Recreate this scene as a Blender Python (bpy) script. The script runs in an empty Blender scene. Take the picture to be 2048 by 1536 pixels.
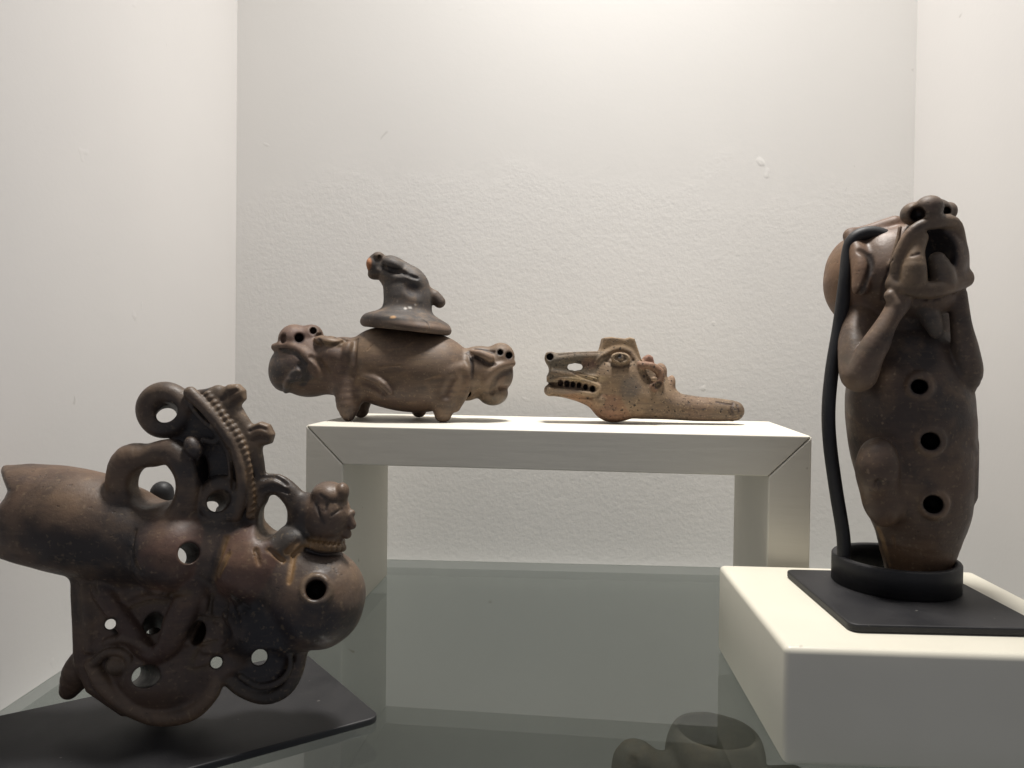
import bpy, bmesh, math
import numpy as np
from mathutils import Vector, Matrix

scene = bpy.context.scene
col = scene.collection

# ------------------------------------------------------------------ camera
FPX = 1490.0                      # focal length in photograph pixels (2048 wide)
CAMZ = 0.151                      # lens height above the glass shelf
PITCH = math.radians(0.9)
CX, CY = 1024.0, 717.0 + 1490.0 * math.tan(math.radians(0.9))   # principal point, the photograph is slightly cropped
ROLL = 0.012
X_ = Vector((1, 0, 0))
FW = Vector((0, math.cos(PITCH), -math.sin(PITCH)))
U0 = Vector((0, math.sin(PITCH), math.cos(PITCH)))
RT = X_ * math.cos(ROLL) + U0 * math.sin(ROLL)
UP = U0 * math.cos(ROLL) - X_ * math.sin(ROLL)
CAM = Vector((0, 0, CAMZ))
cam_d = bpy.data.cameras.new('camera')
cam_d.sensor_width = 36.0
cam_d.lens = FPX / 2048 * 36
cam_d.shift_y = -(768 - CY) / 2048
cam_d.clip_start = 0.01
cam_d.clip_end = 50
cam = bpy.data.objects.new('camera', cam_d)
col.objects.link(cam)
cam.matrix_world = Matrix(((RT.x, UP.x, -FW.x, CAM.x), (RT.y, UP.y, -FW.y, CAM.y),
                           (RT.z, UP.z, -FW.z, CAM.z), (0, 0, 0, 1)))
scene.camera = cam

# ------------------------------------------------------------------ light
world = bpy.data.worlds.new('World')
scene.world = world
world.use_nodes = True
bg = world.node_tree.nodes['Background']
bg.inputs[0].default_value = (0.89, 0.91, 1.0, 1)
bg.inputs[1].default_value = 0.23
scene.view_settings.view_transform = 'Standard'
scene.view_settings.look = 'None'
scene.view_settings.exposure = 0.0
scene.view_settings.gamma = 1.0

def area(name, loc, target, size, power, color, spread=math.pi):
    d = bpy.data.lights.new(name, 'AREA')
    d.shape = 'DISK'
    d.size = size
    d.energy = power
    d.color = color
    d.spread = spread
    o = bpy.data.objects.new(name, d)
    col.objects.link(o)
    o.location = loc
    o.rotation_euler = (Vector(target) - Vector(loc)).to_track_quat('-Z', 'Y').to_euler()
    return o

area('niche_lamp', (0.07, 0.395, 0.95), (0.055, 0.47, 0.0), 0.15, 2.6, (1.0, 0.968, 0.925), math.radians(80))

# ------------------------------------------------------------------ helpers
def ray(px, py):
    return RT * ((px - CX) / FPX) - UP * ((py - CY) / FPX) + FW

def on_z(px, py, z):
    r = ray(px, py)
    return CAM + r * ((z - CAMZ) / r.z)

def depth_z(px, py, z):
    return (z - CAMZ) / ray(px, py).z

def tag(o, label=None, cat=None, group=None, kind=None):
    if label: o['label'] = label
    if cat: o['category'] = cat
    if group: o['group'] = group
    if kind: o['kind'] = kind
    return o

def empty(name, loc, label, cat):
    o = bpy.data.objects.new(name, None)
    col.objects.link(o)
    o.location = loc
    o.empty_display_size = 0.02
    return tag(o, label, cat)

def mesh_obj(name, verts, faces, mat, parent=None, smooth=False, bevel=0.0, seg=3):
    me = bpy.data.meshes.new(name)
    off = parent.location if parent else Vector((0, 0, 0))
    me.from_pydata([tuple(Vector(v) - off) for v in verts], [], faces)
    bm = bmesh.new(); bm.from_mesh(me)
    bmesh.ops.recalc_face_normals(bm, faces=bm.faces)
    if bevel:
        eds = [e for e in bm.edges if e.calc_face_angle(0) > 0.5]
        bmesh.ops.bevel(bm, geom=eds, offset=bevel, segments=seg, profile=0.5, affect='EDGES', clamp_overlap=True)
    bm.to_mesh(me); bm.free()
    if smooth:
        for p in me.polygons: p.use_smooth = True
    me.materials.append(mat)
    o = bpy.data.objects.new(name, me)
    col.objects.link(o)
    if parent: o.parent = parent
    return o

def prism(poly, vec):
    """polygon (list of Vectors) swept along vec"""
    n = len(poly)
    v = [Vector(p) for p in poly] + [Vector(p) + Vector(vec) for p in poly]
    f = [tuple(range(n))[::-1], tuple(range(n, 2 * n))]
    f += [(i, (i + 1) % n, n + (i + 1) % n, n + i) for i in range(n)]
    return v, f

# ------------------------------------------------------------------ materials
class NT:
    def __init__(s, name):
        s.m = bpy.data.materials.new(name)
        s.m.use_nodes = True
        s.t = s.m.node_tree
        s.b = s.t.nodes['Principled BSDF']
        s.out = s.t.nodes['Material Output']
    def n(s, typ, **kw):
        nd = s.t.nodes.new(typ)
        for k, v in kw.items():
            if k.startswith('i_'):
                key = k[2:]
                key = int(key) if key.isdigit() else key.replace('_', ' ')
                nd.inputs[key].default_value = v
            else:
                setattr(nd, k, v)
        return nd
    def l(s, a, ao, b, bi):
        s.t.links.new(a.outputs[ao], b.inputs[bi])
    def noise(s, co, scale, detail=4, rough=0.55, dist=0.0):
        nd = s.n('ShaderNodeTexNoise')
        nd.inputs['Scale'].default_value = scale
        nd.inputs['Detail'].default_value = detail
        nd.inputs['Roughness'].default_value = rough
        nd.inputs['Distortion'].default_value = dist
        s.t.links.new(co, nd.inputs['Vector'])
        return nd
    def ramp(s, src, p0, p1, c0=(0, 0, 0, 1), c1=(1, 1, 1, 1)):
        r = s.n('ShaderNodeValToRGB')
        r.color_ramp.elements[0].position = p0
        r.color_ramp.elements[1].position = p1
        r.color_ramp.elements[0].color = c0
        r.color_ramp.elements[1].color = c1
        s.t.links.new(src, r.inputs[0])
        return r
    def math(s, op, a, b=None):
        nd = s.n('ShaderNodeMath', operation=op)
        for i, v in enumerate((a, b)):
            if v is None: continue
            if isinstance(v, (int, float)): nd.inputs[i].default_value = v
            else: s.t.links.new(v, nd.inputs[i])
        return nd.outputs[0]
    def mix(s, fac, a, b, blend='MIX'):
        nd = s.n('ShaderNodeMix', data_type='RGBA', blend_type=blend)
        for key, v in ((0, fac), (6, a), (7, b)):
            if isinstance(v, (int, float)): nd.inputs[key].default_value = v
            elif isinstance(v, tuple): nd.inputs[key].default_value = v
            else: s.t.links.new(v, nd.inputs[key])
        return nd.outputs[2]
    def bump(s, height, strength, dist, prev=None):
        nd = s.n('ShaderNodeBump')
        nd.inputs['Strength'].default_value = strength
        nd.inputs['Distance'].default_value = dist
        s.t.links.new(height, nd.inputs['Height'])
        if prev: s.t.links.new(prev, nd.inputs['Normal'])
        return nd.outputs[0]

def plaster(name, base, stucco):
    a = NT(name)
    co = a.n('ShaderNodeTexCoord').outputs['Object']
    big = a.noise(co, 5, 4)
    c = a.mix(a.ramp(big.outputs[0], 0.3, 0.7).outputs[0], base, tuple(x * 0.955 for x in base[:3]) + (1,))
    # sparse small marks and scuffs
    sp = a.noise(co, 60, 2, 0.5, 0.6)
    c = a.mix(a.math('MULTIPLY', a.ramp(sp.outputs[0], 0.765, 0.80).outputs[0], 0.35), c, (0.35, 0.33, 0.30, 1))
    a.t.links.new(c, a.b.inputs['Base Color'])
    a.b.inputs['Roughness'].default_value = 0.62
    a.b.inputs['Specular IOR Level'].default_value = 0.25
    fine = a.noise(co, 380, 4, 0.55)
    lumps = a.noise(co, 170, 3, 0.5)
    sepm = a.n('ShaderNodeSeparateXYZ'); a.t.links.new(co, sepm.inputs[0])
    wob = a.noise(co, 9, 4, 0.6)
    # the stucco is rougher low on the wall; a trowelled smooth coat covers the upper part
    hgt = a.math('ADD', sepm.outputs[2], a.math('MULTIPLY', a.math('SUBTRACT', wob.outputs[0], 0.5), 0.16))
    rough = a.ramp(hgt, 0.272, 0.288, (1, 1, 1, 1), (0.26, 0.26, 0.26, 1)).outputs[0]
    hsum = a.math('ADD', a.math('MULTIPLY', fine.outputs[0], 0.75), a.math('MULTIPLY', lumps.outputs[0], 0.6))
    hm = a.math('MULTIPLY', hsum, rough) if stucco else hsum
    if stucco:
        hm = a.math('ADD', hm, a.math('MULTIPLY', rough, -0.25))
    b1 = a.bump(hm, 0.19 if stucco else 0.06, 0.0010)
    chips = a.noise(co, 42, 2, 0.5, 0.3)
    b2 = a.bump(a.ramp(chips.outputs[0], 0.74, 0.79).outputs[0], 0.22, 0.0008, b1)
    a.t.links.new(b2, a.b.inputs['Normal'])
    return a.m

def paint(name, base, rough=0.42, grain=True):
    a = NT(name)
    co = a.n('ShaderNodeTexCoord').outputs['Object']
    mp = a.n('ShaderNodeMapping'); mp.inputs['Scale'].default_value = (22, 150, 260)
    a.t.links.new(co, mp.inputs[0])
    g = a.noise(mp.outputs[0], 1.0, 5, 0.6)
    blot = a.noise(co, 14, 4, 0.6)
    c = a.mix(a.ramp(blot.outputs[0], 0.35, 0.75).outputs[0], base, tuple(x * 0.93 for x in base[:3]) + (1,))
    sp = a.noise(co, 150, 1, 0.4)
    c = a.mix(a.math('MULTIPLY', a.ramp(sp.outputs[0], 0.80, 0.83).outputs[0], 0.6), c, (0.25, 0.21, 0.15, 1))
    a.t.links.new(c, a.b.inputs['Base Color'])
    a.b.inputs['Roughness'].default_value = rough
    a.b.inputs['Specular IOR Level'].default_value = 0.35
    a.t.links.new(a.bump(g.outputs[0], 0.18 if grain else 0.06, 0.0006, a.bump(blot.outputs[0], 0.15, 0.0015)), a.b.inputs['Normal'])
    return a.m

def black_metal():
    a = NT('black_metal')
    co = a.n('ShaderNodeTexCoord').outputs['Object']
    n1 = a.noise(co, 35, 5, 0.65)
    c = a.ramp(n1.outputs[0], 0.3, 0.75, (0.010, 0.010, 0.012, 1), (0.024, 0.023, 0.024, 1)).outputs[0]
    sp = a.noise(co, 420, 1, 0.4)
    c = a.mix(a.math('MULTIPLY', a.ramp(sp.outputs[0], 0.80, 0.83).outputs[0], 0.5), c, (0.20, 0.19, 0.17, 1))
    a.t.links.new(c, a.b.inputs['Base Color'])
    a.t.links.new(a.ramp(n1.outputs[0], 0.2, 0.8, (0.44,) * 3 + (1,), (0.62,) * 3 + (1,)).outputs[0], a.b.inputs['Roughness'])
    a.b.inputs['Specular IOR Level'].default_value = 0.42
    f = a.noise(co, 900, 3, 0.6)
    a.t.links.new(a.bump(f.outputs[0], 0.10, 0.0004), a.b.inputs['Normal'])
    return a.m

def glass(name, tint, ior):
    a = NT(name)
    a.t.nodes.remove(a.b)
    fr = a.n('ShaderNodeFresnel'); fr.inputs[0].default_value = ior
    tr = a.n('ShaderNodeBsdfTransparent'); tr.inputs[0].default_value = tint
    gl = a.n('ShaderNodeBsdfGlossy'); gl.inputs['Roughness'].default_value = 0.0
    gl.inputs[0].default_value = (0.93, 0.97, 0.95, 1)
    ge = a.n('ShaderNodeNewGeometry')
    # the sheet does not bend rays, so its far face must see the same index as its near face
    io = a.n('ShaderNodeMapRange'); io.inputs[3].default_value = ior; io.inputs[4].default_value = 1 / ior
    a.l(ge, 'Backfacing', io, 0); a.l(io, 0, fr, 0)
    mx = a.n('ShaderNodeMixShader')
    a.l(fr, 0, mx, 0); a.l(tr, 0, mx, 1); a.l(gl, 0, mx, 2); a.l(mx, 0, a.out, 0)
    return a.m

def clay(name, smoke=0.5, gloss=0.42, speck=0.25, pits=0.2, bumpy=0.35, nscale=1.0, streak=0.5):
    """fired clay: colour from the 'tint' attribute, smoke clouds, specks, pits, burnish streaks"""
    a = NT(name)
    co = a.n('ShaderNodeTexCoord').outputs['Object']
    at = a.n('ShaderNodeAttribute', attribute_name='tint')
    c = at.outputs['Color']
    cl = a.noise(co, 34 * nscale, 5, 0.62, 0.5)
    c = a.mix(a.math('MULTIPLY', a.ramp(cl.outputs[0], 0.45, 0.68).outputs[0], smoke), c, (0.022, 0.018, 0.017, 1))
    w = a.noise(co, 75 * nscale, 4, 0.6, 0.3)
    c = a.mix(a.math('MULTIPLY', a.ramp(w.outputs[0], 0.50, 0.74).outputs[0], 0.34), c, (0.27, 0.17, 0.095, 1))
    r = a.noise(co, 22 * nscale, 3, 0.5, 0.8)
    c = a.mix(a.math('MULTIPLY', a.ramp(r.outputs[0], 0.52, 0.70).outputs[0], 0.18), c, (0.12, 0.055, 0.040, 1))
    mpc = a.n('ShaderNodeMapping'); mpc.inputs['Scale'].default_value = (60 * nscale, 110 * nscale, 420 * nscale)
    mpc.inputs['Rotation'].default_value = (0.3, 0.25, 0.4)
    a.t.links.new(co, mpc.inputs[0])
    stc = a.noise(mpc.outputs[0], 1.0, 5, 0.7)
    c = a.mix(a.math('MULTIPLY', a.ramp(stc.outputs[0], 0.48, 0.72).outputs[0], streak), c, (0.035, 0.028, 0.025, 1))
    c = a.mix(a.math('MULTIPLY', a.ramp(stc.outputs[0], 0.24, 0.44, (1, 1, 1, 1), (0, 0, 0, 1)).outputs[0], streak * 0.8), c, (0.22, 0.155, 0.10, 1))
    s1 = a.noise(co, 640 * nscale, 2, 0.5)
    c = a.mix(a.math('MULTIPLY', a.ramp(s1.outputs[0], 0.60, 0.72).outputs[0], speck), c, (0.40, 0.29, 0.17, 1))
    s2 = a.noise(co, 420 * nscale, 2, 0.5)
    pit = a.ramp(s2.outputs[0], 0.70 - 0.10 * pits, 0.76 - 0.08 * pits).outputs[0]
    c = a.mix(a.math('MULTIPLY', pit, min(1, pits * 2)), c, (0.03, 0.022, 0.016, 1))
    # worn, paler clay along raised edges
    geo = a.n('ShaderNodeNewGeometry')
    wr = a.noise(co, 120 * nscale, 4, 0.65)
    edge = a.math('MULTIPLY', a.ramp(geo.outputs['Pointiness'], 0.515, 0.60).outputs[0], a.ramp(wr.outputs[0], 0.35, 0.62).outputs[0])
    c = a.mix(a.math('MULTIPLY', edge, 0.55), c, (0.27, 0.19, 0.125, 1))
    a.t.links.new(c, a.b.inputs['Base Color'])
    rr = a.noise(co, 55 * nscale, 4, 0.6)
    a.t.links.new(a.ramp(rr.outputs[0], 0.3, 0.72, (gloss,) * 3 + (1,), (min(1, gloss + 0.3),) * 3 + (1,)).outputs[0], a.b.inputs['Roughness'])
    a.b.inputs['Specular IOR Level'].default_value = 0.42
    f = a.noise(co, 520 * nscale, 4, 0.65)
    mp = a.n('ShaderNodeMapping'); mp.inputs['Scale'].default_value = (70 * nscale, 70 * nscale, 620 * nscale)
    mp.inputs['Rotation'].default_value = (0.2, 0.35, 0.1)
    a.t.links.new(co, mp.inputs[0])
    st = a.noise(mp.outputs[0], 1.0, 3, 0.6)
    b = a.bump(f.outputs[0], bumpy * 0.5, 0.0006)
    b = a.bump(st.outputs[0], bumpy * 0.10, 0.0003, b)
    inv = a.math('SUBTRACT', 1.0, pit)
    b = a.bump(inv, pits, 0.0006, b)
    a.t.links.new(b, a.b.inputs['Normal'])
    return a.m

M_wall = plaster('wall_plaster', (0.76, 0.742, 0.712, 1), True)
M_side = plaster('side_plaster', (0.72, 0.70, 0.68, 1), False)
M_low = paint('lower_wall_dimmed', (0.60, 0.588, 0.575, 1), 0.7, False)  # wall continued below the glass in darker grey, standing in for shade there
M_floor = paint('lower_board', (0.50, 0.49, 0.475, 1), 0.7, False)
M_stand = paint('cream_paint', (0.68, 0.645, 0.56, 1), 0.5, True)
M_block = paint('cream_lacquer', (0.68, 0.648, 0.545, 1), 0.36, False)
M_black = black_metal()
M_shelf = glass('shelf_glass', (0.80, 0.82, 0.805, 1), 1.66)
M_oca = clay('burnished_brown_clay', 0.85, 0.34, 0.18, 0.22, 0.6, 0.8, 0.30)
M_pot = clay('brown_clay', 0.42, 0.44, 0.18, 0.15, 0.35, 1.1)
M_lid = clay('smoked_clay', 0.45, 0.52, 0.12, 0.15, 0.30, 1.1)
M_gat = clay('tan_clay', 0.30, 0.62, 0.40, 0.75, 0.8, 1.3)
M_flu = clay('dark_brown_clay', 0.75, 0.38, 0.16, 0.20, 0.5, 0.8, 0.26)
M_cup = clay('grey_brown_clay', 0.2, 0.6, 0.2, 0.1, 0.3)

# ------------------------------------------------------------------ setting
cL = on_z(468, 1111, 0); cR = on_z(1812, 1143, 0)
bx = (cR - cL); bx.z = 0; bxn = bx.normalized()
byn = Vector((-bxn.y, bxn.x, 0))            # into the wall
lf = on_z(0, 1421.6, 0)
ldir = (cL - lf).normalized()               # along the left wall, away from the camera
rdir = byn
ZLO, ZHI = -0.172, 0.98
YF = 0.262                                   # front of the case
def wall_quad(name, p, q, mat, thick, z0=-0.0004, z1=1.0):
    a, b = Vector((p.x, p.y, z0)), Vector((q.x, q.y, z0))
    v, f = prism([a, b, b + thick, a + thick], Vector((0, 0, z1 - z0)))
    o = mesh_obj(name, v, f, mat)
    return tag(o, kind='structure')
wall_quad('wall_back', cL - bxn * 0.05, cR + bxn * 0.05, M_wall, byn * 0.03)
lfront = cL - ldir * ((cL.y - YF) / ldir.y)
rfront = cR - rdir * ((cR.y - YF) / rdir.y)
wall_quad('wall_left', lfront, cL, M_side, Vector((-0.03, 0, 0)))
wall_quad('wall_right', rfront, cR, M_side, Vector((0.03, 0, 0)))
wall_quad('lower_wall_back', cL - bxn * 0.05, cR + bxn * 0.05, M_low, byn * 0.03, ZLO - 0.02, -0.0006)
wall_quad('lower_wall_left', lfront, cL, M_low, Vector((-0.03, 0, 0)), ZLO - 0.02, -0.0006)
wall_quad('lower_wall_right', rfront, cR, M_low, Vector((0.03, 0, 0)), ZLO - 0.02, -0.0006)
quad = [lfront, rfront, cR, cL]
def slab(name, z0, z1, mat, grow=0.0, kind='structure'):
    c = sum(quad, Vector()) / 4
    pts = [Vector((p.x + math.copysign(grow, p.x - c.x), p.y + math.copysign(grow, p.y - c.y), z0)) for p in quad]
    v, f = prism(pts, Vector((0, 0, z1 - z0)))
    o = mesh_obj(name, v, f, mat)
    return tag(o, kind=kind) if kind else o
slab('ceiling', ZHI, ZHI + 0.02, M_side, 0.02)
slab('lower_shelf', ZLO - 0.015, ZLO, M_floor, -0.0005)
shelf = slab('glass_shelf', -0.006, 0.0, M_shelf, -0.0004, None)
tag(shelf, 'clear greenish glass shelf spanning the niche under the stand and blocks', 'shelf')

# ------------------------------------------------------------------ stand (inverted U, mitred)
SH = 0.112
FL = on_z(612, 850, SH); FR = on_z(1624, 872.5, SH)
sx = (FR - FL); SW = sx.length; sx.normalize()
sy = Vector((-sx.y, sx.x, 0)); sz = Vector((0, 0, 1))
SD = 0.094; TB = 0.0218
stand = empty('display_stand', (FL + FR) / 2 + sy * SD / 2 - sz * SH,
              'cream painted wooden bridge stand with mitred corners under the lidded pot', 'stand')
FL0 = Vector((FL.x, FL.y, 0))
def sp(u, w): return FL0 + sx * u + sz * w
g = 0.00025
v, f = prism([sp(g, SH), sp(SW - g, SH), sp(SW - TB - g, SH - TB), sp(TB + g, SH - TB)], sy * SD)
mesh_obj('top_board', v, f, M_stand, stand, bevel=0.0007)
v, f = prism([sp(0, SH - g), sp(TB, SH - TB - g), sp(TB, 0.0003), sp(0, 0.0003)], sy * SD)
mesh_obj('leg', v, f, M_stand, stand, bevel=0.0007)
v, f = prism([sp(SW, SH - g), sp(SW - TB, SH - TB - g), sp(SW - TB, 0.0003), sp(SW, 0.0003)], sy * SD)
mesh_obj('leg', v, f, M_stand, stand, bevel=0.0007)

# ------------------------------------------------------------------ white block at right
BH = 0.0445
b0 = on_z(1566, 1533, 0); b1 = on_z(1435, 1299.5, 0)
bd = (b1 - b0); BD = bd.length; bd.normalize()
bw = Vector((bd.y, -bd.x, 0)); BW = 0.128
o3 = Vector((b0.x, b0.y, 0.0003))
v, f = prism([o3, o3 + bw * BW, o3 + bw * BW + bd * BD, o3 + bd * BD], Vector((0, 0, BH)))
blk = mesh_obj('display_block', v, f, M_block, None, True, 0.0026, 4)
tag(blk, 'low cream lacquered block under the tall flute figure on the glass shelf', 'block')

# ------------------------------------------------------------------ black base plates
def rounded_plate(name, corners, thick, rad, parent):
    bm = bmesh.new()
    vs = [bm.verts.new(c - parent.location) for c in corners]
    fc = bm.faces.new(vs)
    r = bmesh.ops.extrude_face_region(bm, geom=[fc])
    for e in r['geom']:
        if isinstance(e, bmesh.types.BMVert): e.co.z += thick
    bm.normal_update()
    vert_e = [e for e in bm.edges if abs(e.verts[0].co.z - e.verts[1].co.z) > thick * 0.5]
    bmesh.ops.bevel(bm, geom=vert_e, offset=rad, segments=6, profile=0.5, affect='EDGES')
    bmesh.ops.recalc_face_normals(bm, faces=bm.faces)
    hor = [e for e in bm.edges if abs(e.verts[0].co.z - e.verts[1].co.z) < thick * 0.1 and e.calc_face_angle(0) > 1]
    bmesh.ops.bevel(bm, geom=hor, offset=thick * 0.22, segments=2, profile=0.5, affect='EDGES')
    me = bpy.data.meshes.new(name); bm.to_mesh(me); bm.free()
    me.materials.append(M_black)
    for p in me.polygons: p.use_smooth = False
    o = bpy.data.objects.new(name, me); col.objects.link(o); o.parent = parent
    return o

def tube_obj(name, pts, rad, mat, parent, n=20, cap_round=True):
    """smooth swept rod through world points"""
    P = [Vector(p) for p in pts]
    out = []
    for i in range(len(P) - 1):
        p0 = P[max(i - 1, 0)]; p1 = P[i]; p2 = P[i + 1]; p3 = P[min(i + 2, len(P) - 1)]
        for k in range(8):
            t = k / 8
            out.append(0.5 * ((2 * p1) + (p2 - p0) * t + (2 * p0 - 5 * p1 + 4 * p2 - p3) * t * t + (3 * p1 - p0 - 3 * p2 + p3) * t ** 3))
    out.append(P[-1])
    rads = [rad] * len(out)
    if cap_round:
        d = (out[-1] - out[-2]).normalized(); e = out[-1].copy()
        for k in (0.35, 0.65, 0.85, 0.97):
            out.append(e + d * rad * k); rads.append(rad * math.sqrt(max(0.02, 1 - k * k)))
    verts = []; faces = []
    ref = None
    for i, p in enumerate(out):
        d = (out[min(i + 1, len(out) - 1)] - out[max(i - 1, 0)]).normalized()
        if ref is None: ref = d.orthogonal().normalized()
        ref = (ref - d * ref.dot(d)).normalized()
        s = d.cross(ref)
        for k in range(n):
            a = 2 * math.pi * k / n
            verts.append(p + (ref * math.cos(a) + s * math.sin(a)) * rads[i])
    for i in range(len(out) - 1):
        for k in range(n):
            faces.append((i * n + k, i * n + (k + 1) % n, (i + 1) * n + (k + 1) % n, (i + 1) * n + k))
    faces.append(tuple(range(n))); faces.append(tuple(range((len(out) - 1) * n, len(out) * n)))
    return mesh_obj(name, verts, faces, mat, parent, smooth=True)

# mount under the serpent ocarina
PT = 0.0032
q_br = on_z(608, 1303, PT); q_fr = on_z(762, 1432, PT)
edge = (on_z(0, 1430, PT) - q_br); edge.normalize()
side = (q_fr - q_br)
PL = 0.150
mount_a = empty('ocarina_mount', (q_br + q_fr) / 2 - Vector((0, 0, PT)), 'black metal plate mount under the serpent ocarina on the glass shelf', 'mount')
z0 = Vector((0, 0, -PT + 0.0003))
rounded_plate('base_plate', [q_br + z0, q_fr + z0, q_fr + edge * PL + z0, q_br + edge * PL + z0], PT - 0.0003, 0.005, mount_a)

# mount of the flute figure
ZB = BH + 0.0003
ZP = ZB + 0.0034
p_bl = on_z(1570, 1138, ZP); p_fl = on_z(1702, 1249, ZP)
pd = (p_fl - p_bl); pl = pd.length
pw = Vector((-pd.y, pd.x, 0)).normalized()
mount_b = empty('flute_mount', p_bl + pd / 2 + pw * 0.038 - Vector((0, 0, 0.0034)), 'black metal mount with ring and bent rod on the cream block', 'mount')
z0 = Vector((0, 0, -0.0031))
rounded_plate('base_plate', [p_bl + z0, p_fl + z0, p_fl + pw * 0.077 + z0, p_bl + pw * 0.077 + z0], 0.0031, 0.004, mount_b)
RC = on_z(1789, 1167, ZP)
RR, RTH, RH = 0.0273, 0.0034, 0.0128
prof = [(RR, 0.0003), (RR, RH - 0.0009), (RR - 0.0003, RH - 0.0003), (RR - 0.001, RH), (RR - RTH + 0.001, RH), (RR - RTH + 0.0003, RH - 0.0003), (RR - RTH, RH - 0.0009), (RR - RTH, 0.0003)]
NR = 72
verts = []; faces = []
for i in range(NR):
    a = 2 * math.pi * i / NR
    for r, z in prof: verts.append(RC + Vector((r * math.cos(a), r * math.sin(a), z)))
m = len(prof)
for i in range(NR):
    for k in range(m):
        faces.append((i * m + k, ((i + 1) % NR) * m + k, ((i + 1) % NR) * m + (k + 1) % m, i * m + (k + 1) % m))
mesh_obj('ring', verts, faces, M_black, mount_b, smooth=True)
def at(px, py, d):
    return CAM + ray(px, py) * d
DF = RC.y / ray(1789, 1167).y            # depth of the flute figure
rod = [(1686, 1135, 0.0), (1688, 1100, 0.0), (1685, 1060, 0.0), (1672, 980, 0), (1660, 890, 0), (1657, 820, 0), (1664, 740, 0), (1679, 650, 0), (1691, 560, -0.002),
       (1697, 505, -0.002), (1706, 480, -0.003), (1725, 468, -0.004), (1750, 466, -0.005), (1775, 474, -0.006), (1790, 484, -0.006)]
tube_obj('rod', [at(x, y, DF + d) for x, y, d in rod], 0.00305, M_black, mount_b)
# ------------------------------------------------------------------ SDF sculpting
def spline(pts):
    P = np.array(pts, float)
    if len(P) < 3: return P
    out = []
    for i in range(len(P) - 1):
        p0 = P[max(i - 1, 0)]; p1 = P[i]; p2 = P[i + 1]; p3 = P[min(i + 2, len(P) - 1)]
        n = max(2, int(np.linalg.norm(p2[:3] - p1[:3]) / 9))
        for k in range(n):
            t = k / n
            out.append(0.5 * ((2 * p1) + (p2 - p0) * t + (2 * p0 - 5 * p1 + 4 * p2 - p3) * t * t + (3 * p1 - p0 - 3 * p2 + p3) * t ** 3))
    out.append(P[-1])
    return np.array(out)

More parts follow.
